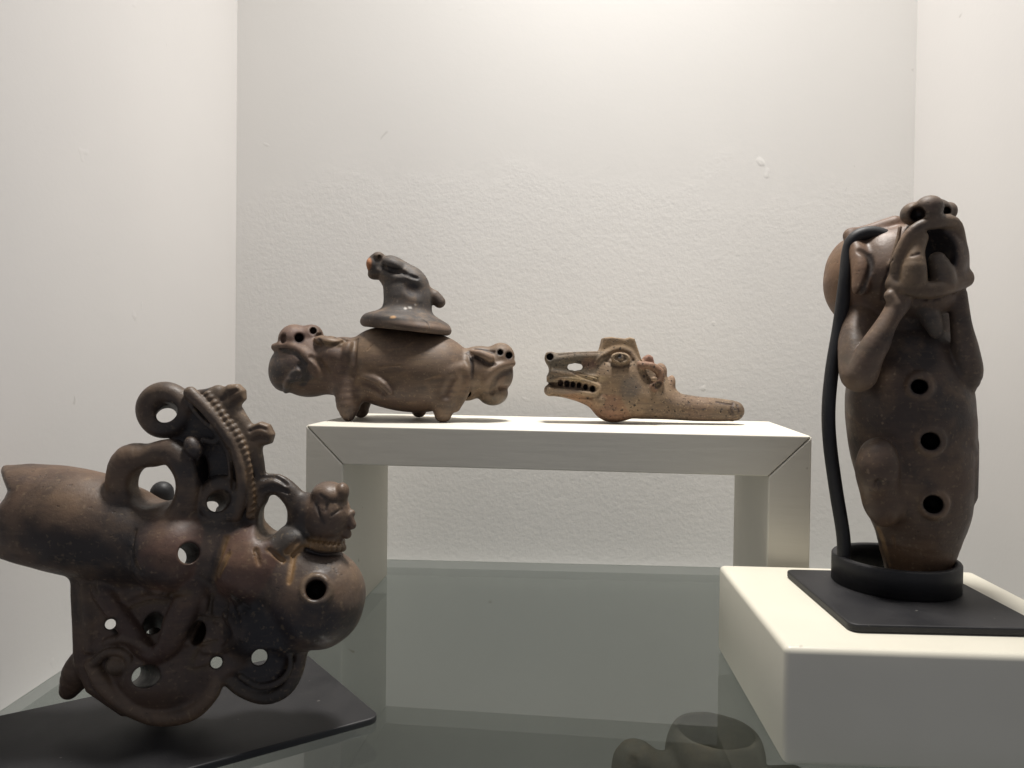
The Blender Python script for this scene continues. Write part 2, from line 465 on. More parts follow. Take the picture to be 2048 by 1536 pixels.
class Sculpt:
    """signed distance field on a grid; coordinates are photograph pixels at the figure's own distance"""
    def __init__(s, x0, x1, y0, y1, zr, h, depth):
        s.h = h; s.depth = depth; s.sc = depth / FPX
        c = [s.loc(x, y, z) for x in (x0, x1) for y in (y0, y1) for z in zr]
        lo = np.min(c, 0) - 6; hi = np.max(c, 0) + 6
        s.org = lo
        s.n = np.ceil((hi - lo) / h).astype(int) + 1
        s.F = np.full(s.n, 60.0, np.float32)
        s.own = np.zeros(s.n, np.int16)
        s.ax = [(lo[i] + h * np.arange(s.n[i])).astype(np.float32) for i in range(3)]
        s.softs = []; s.cols = [(0.1, 0.1, 0.1)]; s.part = [0]; s.parts = ['body']
    def loc(s, px, py, z=0.0):
        k = 1 - z / FPX
        return np.array([(px - CX) * k, -(py - CY) * k, z])
    def box(s, lo, hi):
        i0 = np.maximum(np.floor((np.array(lo) - s.org) / s.h).astype(int), 0)
        i1 = np.minimum(np.ceil((np.array(hi) - s.org) / s.h).astype(int) + 1, s.n)
        return None if np.any(i1 <= i0) else tuple(slice(a, b) for a, b in zip(i0, i1))
    def grid(s, sl):
        return (s.ax[0][sl[0]][:, None, None], s.ax[1][sl[1]][None, :, None], s.ax[2][sl[2]][None, None, :])
    def new(s, color, part):
        if part not in s.parts: s.parts.append(part)
        s.cols.append(color); s.part.append(s.parts.index(part))
        return len(s.cols) - 1
    def apply(s, sl, D, op, k, color, part):
        f = s.F[sl]
        if op == 'add':
            if color is not None:
                i = s.new(color, part); s.own[sl][D < f] = i
            h = np.clip(0.5 + 0.5 * (f - D) / k, 0, 1)
            s.F[sl] = f * (1 - h) + D * h - k * h * (1 - h)
        elif op == 'sub':
            if color is not None:
                i = s.new(color, 'body')
                mk = (-D > f - 1.2 * s.h) & (f < 3 * s.h)
                base = np.array(s.part)[s.own[sl]]
                for p in np.unique(base[mk]):
                    j = i if p == 0 else s.new(color, s.parts[p])
                    s.own[sl][mk & (base == p)] = j
            h = np.clip(0.5 - 0.5 * (f + D) / k, 0, 1)
            s.F[sl] = f * (1 - h) - D * h + k * h * (1 - h)
        elif op == 'paint':
            i = s.new(color, 'body')
            mk = (D < 0) & (np.abs(f) < 5 * s.h)
            base = np.array(s.part)[s.own[sl]]
            for p in np.unique(base[mk]):
                j = i if p == 0 else s.new(color, s.parts[p])
                s.own[sl][mk & (base == p)] = j
    def ell(s, px, py, z, rx, ry, rz, rot=0, k=8, c=None, part='body', op='add', tilt=0):
        p = s.loc(px, py, z); q = 1 - z / FPX; rx *= q; ry *= q; rz *= q
        R = max(rx, ry, rz) + k + 6
        sl = s.box(p - R, p + R)
        if sl is None: return
        X, Y, Z = s.grid(sl); X = X - p[0]; Y = Y - p[1]; Z = Z - p[2]
        if tilt:
            a = math.radians(tilt); X, Z = X * math.cos(a) + Z * math.sin(a), -X * math.sin(a) + Z * math.cos(a)
        if rot:
            a = math.radians(rot); X, Y = X * math.cos(a) + Y * math.sin(a), -X * math.sin(a) + Y * math.cos(a)
        k0 = np.sqrt((X / rx) ** 2 + (Y / ry) ** 2 + (Z / rz) ** 2)
        k1 = np.sqrt((X / rx ** 2) ** 2 + (Y / ry ** 2) ** 2 + (Z / rz ** 2) ** 2) + 1e-9
        D = np.where(k0 < 0.05, -min(rx, ry, rz), k0 * (k0 - 1) / k1)
        s.apply(sl, D, op, k, c, part)
    def sph(s, px, py, z, r, **kw): s.ell(px, py, z, r, r, r, **kw)
    def tube(s, pts, k=8, c=None, part='body', op='add', fz=1.0, snap=None):
        if snap is None and op == 'sub' and max(p[3] for p in pts) <= 7 and np.hypot(pts[0][0] - pts[-1][0], pts[0][1] - pts[-1][1]) > 6:
            snap = 0.1
        if snap is not None:      # lay the stroke on the surface that is already there
            if len(pts) > 1:
                Q = spline([list(p) for p in pts]) if len(pts) > 2 else np.array([np.array(pts[0]) + (np.array(pts[1]) - np.array(pts[0])) * t for t in (0, .33, .66, 1)])
                Q = Q[::2] if len(Q) > 8 else Q
                pts = [(q[0], q[1], s.surf(q[0], q[1], q[2]) + snap * q[3], q[3]) for q in Q]
        P = np.array([list(s.loc(p[0], p[1], p[2])) + [p[3] * (1 - p[2] / FPX)] for p in pts])
        P = spline(P)
        rm = P[:, 3].max() * max(1, fz) + k + 6
        sl = s.box(P[:, :3].min(0) - rm, P[:, :3].max(0) + rm)
        if sl is None: return
        D = np.full([a.stop - a.start for a in sl], 60.0, np.float32)
        for i in range(len(P) - 1):
            a, b = P[i], P[i + 1]
            r = max(a[3], b[3]) * max(1, fz) + k + 6
            s2 = s.box(np.minimum(a[:3], b[:3]) - r, np.maximum(a[:3], b[:3]) + r)
            if s2 is None: continue
            X, Y, Z = s.grid(s2)
            X = X - a[0]; Y = Y - a[1]; Z = (Z - a[2]) / fz
            d = b[:3] - a[:3]; dz = d[2] / fz
            L = d[0] ** 2 + d[1] ** 2 + dz ** 2 + 1e-9
            t = np.clip((X * d[0] + Y * d[1] + Z * dz) / L, 0, 1)
            dd = np.sqrt((X - t * d[0]) ** 2 + (Y - t * d[1]) ** 2 + (Z - t * dz) ** 2) - (a[3] + t * (b[3] - a[3]))
            rel = tuple(slice(u.start - w.start, u.stop - w.start) for u, w in zip(s2, sl))
            D[rel] = np.minimum(D[rel], dd)
        s.apply(sl, D, op, k, c, part)
    def tor(s, px, py, z, R, r, sxy=1.0, rot=0, k=8, c=None, part='body', op='add', fz=1.0):
        """ring facing the camera"""
        p = s.loc(px, py, z); B = (R + r) * max(1, sxy) + k + 6
        sl = s.box(p - B, p + B)
        if sl is None: return
        X, Y, Z = s.grid(sl); X = X - p[0]; Y = Y - p[1]; Z = (Z - p[2]) / fz
        if rot:
            a = math.radians(rot); X, Y = X * math.cos(a) + Y * math.sin(a), -X * math.sin(a) + Y * math.cos(a)
        D = np.sqrt((np.sqrt(X * X + (Y / sxy) ** 2) - R) ** 2 + Z * Z) - r
        s.apply(sl, D, op, k, c, part)
    def slab(s, poly, z, hz, rad=5, k=8, c=None, part='body', op='add'):
        """flat slab with polygon outline (pixels), half thickness hz"""
        q = 1 - z / FPX
        P = np.array([s.loc(a, b, z)[:2] for a, b in poly]); pz = z
        m = rad + k + 6
        sl = s.box(list(P.min(0) - m) + [pz - hz - m], list(P.max(0) + m) + [pz + hz + m])
        if sl is None: return
        X, Y, Z = s.grid(sl)
        X2 = X[:, :, 0] + 0 * Y[:, :, 0]; Y2 = Y[:, :, 0] + 0 * X[:, :, 0]
        d = np.full(X2.shape, 1e9); inside = np.zeros(X2.shape, bool)
        n = len(P)
        for i in range(n):
            a, b = P[i], P[(i + 1) % n]
            e = b - a; t = np.clip(((X2 - a[0]) * e[0] + (Y2 - a[1]) * e[1]) / (e @ e), 0, 1)
            d = np.minimum(d, np.hypot(X2 - a[0] - t * e[0], Y2 - a[1] - t * e[1]))
            cr = (a[1] > Y2) != (b[1] > Y2)
            with np.errstate(divide='ignore', invalid='ignore'):
                xx = (b[0] - a[0]) * (Y2 - a[1]) / (b[1] - a[1] + 1e-12) + a[0]
            inside ^= cr & (X2 < xx)
        d = np.where(inside, -d, d)[:, :, None] + rad
        dz = np.abs(Z - pz) - hz + rad
        D = np.minimum(np.maximum(d, dz), 0) + np.hypot(np.maximum(d, 0), np.maximum(dz, 0)) - rad
        s.apply(sl, D.astype(np.float32), op, k, c, part)
    def cut_outline(s, poly, k=6, c=None):
        """trim the clay outside an outline drawn on the photograph (polygon in pixels is removed)"""
        P = np.array(poly, float)
        m = 160
        lo = s.loc(P[:, 0].min(), P[:, 1].max(), 0) - m; hi = s.loc(P[:, 0].max(), P[:, 1].min(), 0) + m
        sl = s.box(lo, hi)
        X, Y, Z = s.grid(sl)
        kk = 1 - Z / FPX
        U = (CX + X / kk + 0 * Y).astype(np.float32); V = (CY - Y / kk + 0 * X).astype(np.float32)
        d = np.full(U.shape, 1e9, np.float32); ins = np.zeros(U.shape, bool)
        for i in range(len(P)):
            a, b = P[i], P[(i + 1) % len(P)]
            e = b - a; t = np.clip(((U - a[0]) * e[0] + (V - a[1]) * e[1]) / (e @ e), 0, 1)
            d = np.minimum(d, np.hypot(U - a[0] - t * e[0], V - a[1] - t * e[1]))
            cr = (a[1] > V) != (b[1] > V)
            ins ^= cr & (U < (b[0] - a[0]) * (V - a[1]) / (b[1] - a[1] + 1e-9) + a[0])
        s.apply(sl, np.where(ins, -d, d).astype(np.float32), 'sub', k, c, 'body')
    def rim(s, px, py, R, r, c, part='body', k=5, off=0.0):
        """raised lip of clay round a bored hole"""
        n = 18
        s.tube([(px + R * math.cos(a), py + R * math.sin(a), s.surf(px + R * math.cos(a), py + R * math.sin(a), 0) + off, r) for a in np.linspace(0, 2 * math.pi, n)], k=k, c=c, part=part)
    def bnoise(s, rng, step):
        Ws = []
        for i in range(3):
            u = np.arange(s.n[i]) * s.h / step
            k = np.floor(u).astype(int); t = u - k
            W = np.zeros((s.n[i], k[-1] + 4), np.float32)
            r = np.arange(s.n[i])
            W[r, k] = (1 - t) ** 3 / 6; W[r, k + 1] = (3 * t ** 3 - 6 * t * t + 4) / 6
            W[r, k + 2] = (-3 * t ** 3 + 3 * t * t + 3 * t + 1) / 6; W[r, k + 3] = t ** 3 / 6
            Ws.append(W)
        G = rng.standard_normal([w.shape[1] for w in Ws]).astype(np.float32) * 2.0
        return np.einsum('kc,ijc->ijk', Ws[2], np.einsum('jb,ibc->ijc', Ws[1], np.einsum('ia,abc->ibc', Ws[0], G, optimize=True), optimize=True), optimize=True)
    def surf(s, px, py, default=0.0):
        """height of the front surface under a pixel"""
        for z in np.arange(s.ax[2][-1], s.ax[2][0], -s.h * 0.5):
            i = np.round((s.loc(px, py, z) - s.org) / s.h).astype(int)
            if np.all(i >= 0) and np.all(i < s.n) and s.F[tuple(i)] < 0: return float(z)
        return default
    def soft(s, px, py, rx, ry, c, amt=0.8, rot=0):
        s.softs.append((px, py, rx, ry, c, amt, rot))
    def hole(s, px, py, r, z0, z1, ry=None, c=(0.03, 0.022, 0.018), k=4, dx=0, dy=0):
        """bored hole along the view, slanted by dx,dy pixels from front (z1) to back (z0)"""
        s.tube([(px + dx, py + dy, z0, r), (px, py, z1, r)], k=k, c=c, op='sub') if ry is None else \
            [s.tube([(px, py + o, z0, r), (px, py + o, z1, r)], k=k, c=c, op='sub') for o in np.linspace(-(ry - r), ry - r, 5)]

    def build(s, empty_o, mat, wob=0.8, soft=2, names=None):
        F = s.F; h = s.h
        # hand-made unevenness: smooth random field (cubic B-spline over coarse random grids)
        rng = np.random.default_rng(len(s.cols))
        F = F + wob * s.bnoise(rng, 46.0) + 0.45 * wob * s.bnoise(rng, 20.0)
        S = F < 0
        for ax in range(3):
            sl = [slice(None)] * 3
            for e in (0, -1):
                sl[ax] = e; S[tuple(sl)] = False
        F[~S & (F < 0)] = 0.01
        c = np.zeros([d - 1 for d in s.n], np.uint8)
        for i in (0, 1):
            for j in (0, 1):
                for k in (0, 1):
                    c += S[i:i + c.shape[0], j:j + c.shape[1], k:k + c.shape[2]]
        act = (c > 0) & (c < 8)
        idx = np.argwhere(act)
        cor = [(i, j, k) for i in (0, 1) for j in (0, 1) for k in (0, 1)]
        V = np.stack([F[idx[:, 0] + i, idx[:, 1] + j, idx[:, 2] + k] for i, j, k in cor], 1)
        acc = np.zeros((len(idx), 3)); cnt = np.zeros(len(idx))
        for a in range(8):
            for b in range(a + 1, 8):
                ca, cb = np.array(cor[a]), np.array(cor[b])
                if np.abs(ca - cb).sum() != 1: continue
                m = (V[:, a] < 0) != (V[:, b] < 0)
                t = V[m, a] / (V[m, a] - V[m, b])
                acc[m] += ca + t[:, None] * (cb - ca); cnt[m] += 1
        pos = s.org + (idx + acc / np.maximum(cnt, 1)[:, None]) * h
        vid = np.full(act.shape, -1, np.int32); vid[act] = np.arange(len(idx))
        quads = []
        n0, n1, n2 = s.n
        for ax in range(3):
            A = [slice(1, -1)] * 3; A[ax] = slice(0, -1)
            Bs = list(A); Bs[ax] = slice(1, None)
            sa, sb = S[tuple(A)], S[tuple(Bs)]
            for flip in (0, 1):
                e = np.argwhere((sa & ~sb) if flip == 0 else (~sa & sb))
                off = np.ones(3, int); off[ax] = 0
                e = e + off
                u, v = (ax + 1) % 3, (ax + 2) % 3
                q = []
                for du, dv in ((-1, -1), (0, -1), (0, 0), (-1, 0)):
                    w = e.copy(); w[:, u] += du; w[:, v] += dv
                    q.append(vid[w[:, 0], w[:, 1], w[:, 2]])
                q = np.stack(q, 1)
                quads.append(q if flip == 0 else q[:, ::-1])
        Q = np.concatenate(quads); Q = Q[(Q >= 0).all(1)]
        # owner and colour
        near = np.clip(np.round((pos - s.org) / h).astype(int), 0, s.n - 1)
        own = s.own[near[:, 0], near[:, 1], near[:, 2]]
        colr = np.array(s.cols, float)[own]
        part = np.array(s.part)[own]
        # keep parts compact: drop tiny pieces back into body later
        E = np.concatenate([Q[:, [0, 1]], Q[:, [1, 2]], Q[:, [2, 3]], Q[:, [3, 0]]])
        nv = len(pos)
        deg = np.bincount(E.ravel(), minlength=nv).astype(float)
        def relax(A, it, f):
            for _ in range(it):
                B = np.stack([np.bincount(E[:, 0], A[E[:, 1], d], nv) + np.bincount(E[:, 1], A[E[:, 0], d], nv) for d in range(A.shape[1])], 1)
                A = A + f * (B / np.maximum(deg, 1)[:, None] - A)
            return A
        pos = relax(pos, soft, 0.5)
        colr = relax(colr, 5, 0.6)
        kk = 1 - pos[:, 2] / FPX
        vx = CX + pos[:, 0] / kk; vy = CY - pos[:, 1] / kk
        wn = 0.25 * (np.sin(vx * 0.11 + 2 * np.sin(vy * 0.05)) + np.sin(vy * 0.13 + 1.7 * np.sin(vx * 0.06 + 1)))
        for px, py, rx, ry, cc, amt, rot in s.softs:
            a = math.radians(rot); dx = vx - px; dy = -(vy - py)
            u = (dx * math.cos(a) + dy * math.sin(a)) / rx; w = (-dx * math.sin(a) + dy * math.cos(a)) / ry
            g = np.clip(1.35 - np.hypot(u, w) + 0.35 * wn, 0, 1); g = g * g * (3 - 2 * g) * amt
            colr = colr * (1 - g[:, None]) + np.array(cc) * g[:, None]
        colr = colr - 0.05 * (colr.mean(1, keepdims=True) - colr)
        # world
        Rm = np.array([list(RT), list(UP), list(-FW)])
        loc = np.stack([pos[:, 0], pos[:, 1], pos[:, 2] - FPX], 1) * s.sc
        W = loc @ Rm + np.array(CAM) - np.array(empty_o.location)
        d1 = W[Q[:, 2]] - W[Q[:, 0]]; d2 = W[Q[:, 3]] - W[Q[:, 1]]
        fn = np.cross(d1, d2)
        N = np.zeros((nv, 3))
        for i in range(4):
            for d in range(3): N[:, d] += np.bincount(Q[:, i], fn[:, d], nv)
        N /= np.linalg.norm(N, axis=1)[:, None] + 1e-12
        fp = np.median(part[Q], axis=1).astype(int)
        fp = np.where((part[Q] == fp[:, None]).any(1), fp, part[Q[:, 0]])
        objs = {}
        for p in np.unique(fp):
            q = Q[fp == p]
            if len(q) < 30: continue
            u, inv = np.unique(q, return_inverse=True)
            inv = inv.reshape(q.shape)
            nm = s.parts[p].split('#')[0]
            me = bpy.data.meshes.new(nm)
            me.vertices.add(len(u)); me.vertices.foreach_set('co', W[u].astype(np.float32).ravel())
            me.loops.add(q.size); me.loops.foreach_set('vertex_index', inv.ravel().astype(np.int32))
            me.polygons.add(len(q)); me.polygons.foreach_set('loop_start', np.arange(0, q.size, 4, dtype=np.int32))
            me.polygons.foreach_set('loop_total', np.full(len(q), 4, np.int32))
            me.update(calc_edges=True); me.validate()
            me.polygons.foreach_set('use_smooth', np.ones(len(me.polygons), bool))
            at_ = me.attributes.new('tint', 'FLOAT_COLOR', 'POINT')
            at_.data.foreach_set('color', np.concatenate([colr[u], np.ones((len(u), 1))], 1).astype(np.float32).ravel())
            me.normals_split_custom_set_from_vertices([tuple(a) for a in N[u]])
            me.materials.append(mat)
            o = bpy.data.objects.new(nm, me); col.objects.link(o); o.parent = empty_o
            objs[s.parts[p]] = o
        print(empty_o.name, 'grid', s.n, 'quads', len(Q), 'parts', len(objs), flush=True)
        return objs

BR = (0.105, 0.066, 0.043)     # brown clay
RB = (0.12, 0.068, 0.05)     # reddish brown
DK = (0.026, 0.021, 0.020)     # smoked black
OC = (0.25, 0.150, 0.070)      # ochre slip in cuts
PIT = (0.030, 0.021, 0.017)

# ------------------------------------------------------------------ serpent ocarina
DO = depth_z(330, 1453, PT) * 1.0
oc = empty('serpent_ocarina', on_z(330, 1453, PT), 'dark brown clay ocarina of round chambers with a pierced serpent crest', 'ocarina')
S = Sculpt(-60, 750, 755, 1470, (-125, 125), 2.0, DO)
# chambers
MC = (0.125, 0.082, 0.056)
S.tube([(-30, 1012, 0, 84), (10, 1018, 0, 88), (70, 1028, 0, 99), (150, 1043, 0, 104), (240, 1068, 0, 97), (320, 1086, 0, 84)], k=10, c=MC, part='mouth_chamber', fz=0.95)
S.tube([(11, 950, 0, 9), (40, 962, 0, 30)], k=14, c=MC, part='mouth_chamber')
S.cut_outline([(-300, 840), (2, 840), (2, 944), (8, 960), (17, 982), (10, 998), (-4, 1016), (-10, 1060), (-14, 1190), (-300, 1190)], k=12, c=MC)
S.tube([(300, 1085, 0, 78), (420, 1106, 4, 68), (520, 1130, 4, 68), (610, 1175, 4, 82)], k=12, c=(0.085, 0.062, 0.049), part='chamber_core')
S.ell(350, 1098, 18, 85, 84, 91, k=7, c=RB, part='chamber#1')
S.ell(510, 1126, 12, 80, 74, 84, k=7, c=RB, part='chamber#2')
S.ell(636, 1195, 8, 93, 100, 98, k=20, c=(0.085, 0.062, 0.048), part='chamber#3')
S.ell(545, 1245, -6, 95, 75, 84, k=22, c=DK, part='chamber#3')
S.ell(420, 1060, -10, 130, 50, 60, rot=-8, k=25, c=(0.07, 0.055, 0.045))
# shoulder between the chambers
S.ell(580, 1085, 12, 55, 34, 50, rot=20, k=22, c=(0.075, 0.060, 0.045))
# lower pierced panel
LW = (0.088, 0.058, 0.043)
S.slab([(158, 1120), (560, 1150), (600, 1230), (440, 1370), (390, 1420), (260, 1420), (190, 1370), (166, 1310)], 0, 44, 16, k=16, c=LW, part='lower_panel')
S.ell(315, 1352, 14, 92, 78, 52, k=14, c=LW, part='lower_panel')
S.tube([(205, 1180, 42, 20), (250, 1245, 50, 19), (300, 1305, 50, 18), (335, 1290, 50, 24), (360, 1235, 52, 29), (392, 1175, 45, 30)], k=10, c=(0.066, 0.040, 0.031), part='limb')
S.tube([(176, 1150, 30, 16), (180, 1220, 34, 15), (185, 1295, 36, 13), (240, 1280, 44, 10), (290, 1302, 46, 9)], k=10, c=LW, part='lower_panel')
S.tube([(186, 1330, 44, 15), (206, 1368, 50, 17), (250, 1410, 50, 17), (320, 1436, 46, 17), (385, 1424, 42, 16), (425, 1385, 38, 14), (436, 1352, 34, 12)], k=8, c=(0.13, 0.088, 0.06), part='lower_lip')
S.sph(233, 1330, 52, 21, k=6, c=(0.085, 0.060, 0.042), part='coil_eye')
S.tube([(190, 1326, 52, 10), (215, 1305, 56, 9), (250, 1308, 56, 9), (258, 1335, 54, 8), (248, 1370, 52, 7)], k=6, c=(0.088, 0.060, 0.042), part='lower_lip')
S.tube([(190, 1310, -6, 36), (158, 1345, -4, 32), (140, 1378, 0, 20)], k=14, c=LW, part='tail_spur')
S.ell(176, 1412, 0, 24, 20, 70, k=10, op='sub', c=LW)
# dark right coil
S.ell(525, 1318, 2, 76, 70, 42, k=14, c=DK, part='coil')
S.tube([(438, 1330, 22, 13), (458, 1356, 24, 14), (488, 1381, 26, 14), (532, 1393, 26, 14), (572, 1376, 26, 14), (594, 1340, 26, 14), (604, 1295, 22, 13)], k=7, c=(0.07, 0.052, 0.036), part='coil')
S.tube([(545, 1275, 44, 6), (575, 1300, 42, 6), (580, 1335, 42, 6), (560, 1362, 42, 6), (520, 1372, 42, 6), (482, 1352, 42, 6)], k=5, c=(0.06, 0.048, 0.034), part='coil')
S.ell(530, 1330, 62, 38, 34, 26, k=12, c=DK, op='sub')
S.tube([(455, 1388, 0, 20), (448, 1430, 0, 40)], k=10, c=LW, op='sub')
# upper-left loop handle
LP = (0.115, 0.077, 0.053)
S.tube([(248, 1015, 14, 32), (246, 960, 24, 32), (262, 922, 28, 33), (300, 912, 26, 25), (345, 906, 32, 27), (372, 942, 38, 26), (376, 990, 36, 26), (360, 1040, 26, 34), (330, 1060, 22, 34)], k=8, c=LP, part='loop_handle')
S.ell(312, 970, 0, 33, 38, 200, rot=10, k=8, c=LP, op='sub')
# eye ring at top
S.tor(331, 820, 8, 35, 22, k=8, c=(0.135, 0.094, 0.066), part='eye_ring', fz=1.15)
S.ell(332, 820, 0, 36, 34, 14, k=6, c=(0.08, 0.058, 0.044), part='eye_ring')
# crest panel
S.slab([(372, 782), (425, 776), (470, 800), (505, 860), (522, 940), (525, 1075), (400, 1075), (392, 990), (395, 940), (350, 895), (350, 850), (378, 830)], -8, 24, 10, k=9, c=(0.045, 0.038, 0.034), part='crest')
S.tor(442, 1000, 24, 31, 18, k=5, c=(0.070, 0.056, 0.046), part='crest_ring')
S.ell(442, 1000, 14, 34, 32, 16, k=6, c=(0.06, 0.05, 0.042), part='crest_ring')
S.tube([(381, 786, 26, 14), (398, 803, 30, 13), (430, 838, 32, 13), (462, 884, 32, 13), (481, 935, 32, 13), (484, 985, 30, 13), (470, 1030, 26, 14)], k=5, c=(0.135, 0.096, 0.067), part='crest_ridge')
S.tube([(374, 800, 22, 6), (400, 835, 26, 6), (436, 868, 28, 7), (458, 912, 28, 7), (462, 960, 26, 6)], k=5, c=(0.065, 0.052, 0.042), part='crest')
S.tube([(415, 790, 22, 9), (446, 830, 26, 9), (478, 878, 28, 9), (498, 930, 28, 9), (504, 985, 26, 9), (500, 1030, 24, 9)], k=6, c=(0.12, 0.082, 0.052), part='crest')
notch = spline([(412, 784, 30), (446, 830, 33), (478, 878, 35), (499, 930, 35), (504, 985, 33), (500, 1030, 31)])
dist = np.concatenate([[0], np.cumsum(np.linalg.norm(np.diff(notch, axis=0), axis=1))])
for dd in np.arange(6, dist[-1], 12.5):
    x, y, z = [np.interp(dd, dist, notch[:, i]) for i in range(3)]
    S.tube([(x - 4, y + 3, z + 3, 2.2), (x + 12, y - 5, z + 3, 2.2)], k=3, c=OC if dd > 170 else (0.13, 0.088, 0.055), op='sub')
S.tube([(436, 788, 4, 18), (470, 828, 4, 18), (500, 880, 4, 17), (516, 940, 4, 16), (520, 1010, 2, 17), (515, 1070, 0, 22)], k=8, c=(0.14, 0.10, 0.068), part='crest')
# snout knob over the loop
S.ell(387, 894, 44, 16, 24, 20, rot=25, k=8, c=(0.085, 0.06, 0.045), part='snout_knob')
S.tube([(407, 880, 28, 7), (430, 884, 28, 6), (437, 868, 28, 5)], k=5, c=(0.06, 0.05, 0.04), part='crest')
S.ell(408, 938, 10, 8, 26, 28, rot=6, k=5, c=PIT, op='sub')
# fins
FN = (0.165, 0.115, 0.075)
S.slab([(430, 806), (440, 783), (458, 769), (478, 768), (491, 780), (492, 799), (476, 815), (470, 842), (450, 845)], 2, 18, 13, k=8, c=FN, part='crest_fin#1')
for q in ([(444, 799, 0, 2.6), (458, 787, 0, 3.4), (475, 781, 0, 2.8)], [(457, 816, 0, 2.6), (467, 805, 0, 3.4), (479, 797, 0, 2.8)]):
    S.tube(q, k=4, c=(0.075, 0.050, 0.034), op='sub')
S.slab([(486, 872), (500, 853), (522, 843), (540, 849), (549, 868), (543, 886), (524, 892), (514, 910), (496, 912)], 2, 18, 13, k=8, c=FN, part='crest_fin#2')
for q in ([(500, 862, 0, 2.6), (516, 855, 0, 3.6), (532, 859, 0, 2.8)], [(506, 879, 0, 2.6), (520, 874, 0, 4), (535, 878, 0, 3)]):
    S.tube(q, k=4, c=(0.075, 0.050, 0.034), op='sub')
S.tube([(520, 972, 2, 25), (552, 968, 2, 22), (578, 985, 2, 21), (597, 1015, 2, 22), (602, 1062, 2, 28)], k=9, c=FN, part='crest_fin#3', fz=0.9)
for a in ([(524, 955, 22, 3.2), (550, 953, 22, 4), (572, 968, 20, 3)], [(524, 982, 22, 3.2), (552, 976, 23, 4.2), (575, 985, 20, 3)]):
    S.tube(a, k=4, c=(0.07, 0.048, 0.034), op='sub')
S.ell(545, 1036, 0, 24, 34, 140, k=8, c=(0.085, 0.06, 0.04), op='sub')
# small head
HD = (0.155, 0.102, 0.070)
S.ell(655, 1030, 12, 45, 52, 46, rot=-8, k=8, c=HD, part='face_head')
S.ell(660, 990, 10, 36, 27, 40, rot=-10, k=6, c=HD, part='face_head')
S.ell(684, 984, 20, 15, 20, 20, k=4, c=(0.13, 0.082, 0.055), part='face_head')
S.ell(616, 1030, 0, 26, 44, 38, k=12, c=(0.085, 0.06, 0.045), part='face_head')
S.sph(703, 1026, 14, 7, k=5, c=HD, part='face_head')
S.tube([(696, 1032, 20, 8), (704, 1050, 18, 8)], k=5, c=HD, part='face_head')
S.sph(694, 1068, 14, 9, k=8, c=HD, part='face_head')
for a in ([(632, 1008, 52, 2.6), (640, 1030, 56, 2.6), (648, 1046, 55, 2.2)], [(662, 1032, 58, 2.4), (674, 1024, 54, 2.4), (684, 1018, 50, 2)], [(640, 990, 46, 2.2), (660, 1002, 54, 2.4), (684, 1004, 46, 2)], [(655, 1005, 55, 2.4), (652, 1022, 58, 2.2)]):
    S.tube(a, k=3, c=(0.06, 0.042, 0.032), op='sub')
S.ell(652, 1084, 8, 38, 20, 46, rot=-6, k=8, c=HD, part='face_head')
S.tube([(611, 1085, 40, 8), (645, 1093, 52, 9), (691, 1096, 38, 8)], k=4, c=(0.19, 0.125, 0.066), part='collar', snap=-0.1)
for i in range(8):
    x = 616 + i * 9.6; y = 1082 + i * 1.9 - (0 if i < 5 else (i - 4) * 1.2)
    S.tube([(x - 2, y + 12, 62, 2.4), (x + 4, y - 6, 62, 2.4)], k=3, c=OC, op='sub')
S.tube([(612, 1100, 52, 3), (645, 1110, 64, 3.2), (690, 1106, 50, 3)], k=3, c=DK, op='sub')
# cuts across the body
for a in ([(272, 1060, 84, 3.4), (266, 1085, 88, 4.2), (270, 1115, 84, 3.6), (284, 1145, 70, 3.4)], [(262, 1095, 88, 3.6), (276, 1135, 76, 3.6)],
          [(452, 1075, 78, 3.6), (442, 1105, 84, 4.2), (432, 1135, 78, 3.9), (427, 1165, 62, 3.4)], [(455, 1108, 84, 3.1), (437, 1150, 74, 3.1)],
          [(588, 1110, 66, 3.1), (583, 1140, 72, 3.6), (578, 1165, 66, 3.1)],
          [(512, 1100, 84, 3.9), (518, 1128, 90, 3.9)], [(538, 1100, 76, 4.5), (566, 1122, 76, 4.5)], [(575, 1104, 62, 4.8), (596, 1084, 58, 4.2)], [(585, 1112, 62, 2.8), (604, 1096, 56, 2.8)]):
    S.tube(a, k=3, c=OC, op='sub')
# bored holes
S.hole(388, 1103, 21, -130, 130, dx=-52, dy=16)
S.rim(632, 1180, 27, 6, (0.14, 0.10, 0.066), 'chamber#3', k=8)
S.tube([(632, 1180, 10, 19), (632, 1180, 130, 19)], k=4, c=PIT, op='sub')
S.hole(337, 815, 18, -50, 60, dx=-8, dy=32)
S.hole(445, 996, 18, -50, 60, dx=-34, dy=30)
S.hole(222, 1247, 11.5, -80, 90, dx=-2, dy=2)
S.ell(230, 1260, 50, 11, 9, 14, k=4, c=PIT, op='sub')
S.hole(306, 1240, 17, -60, 60, dx=0, dy=42)
S.ell(400, 1262, 30, 15, 25, 60, rot=-15, k=5, c=PIT, op='sub')
S.hole(433, 1325, 11, -90, 90)
S.hole(519, 1314, 15, -90, 90)
S.hole(300, 1354, 21, -60, 75, dx=-52, dy=-10)
S.ell(330, 1268, 52, 30, 30, 12, k=8, c=LW, op='sub')
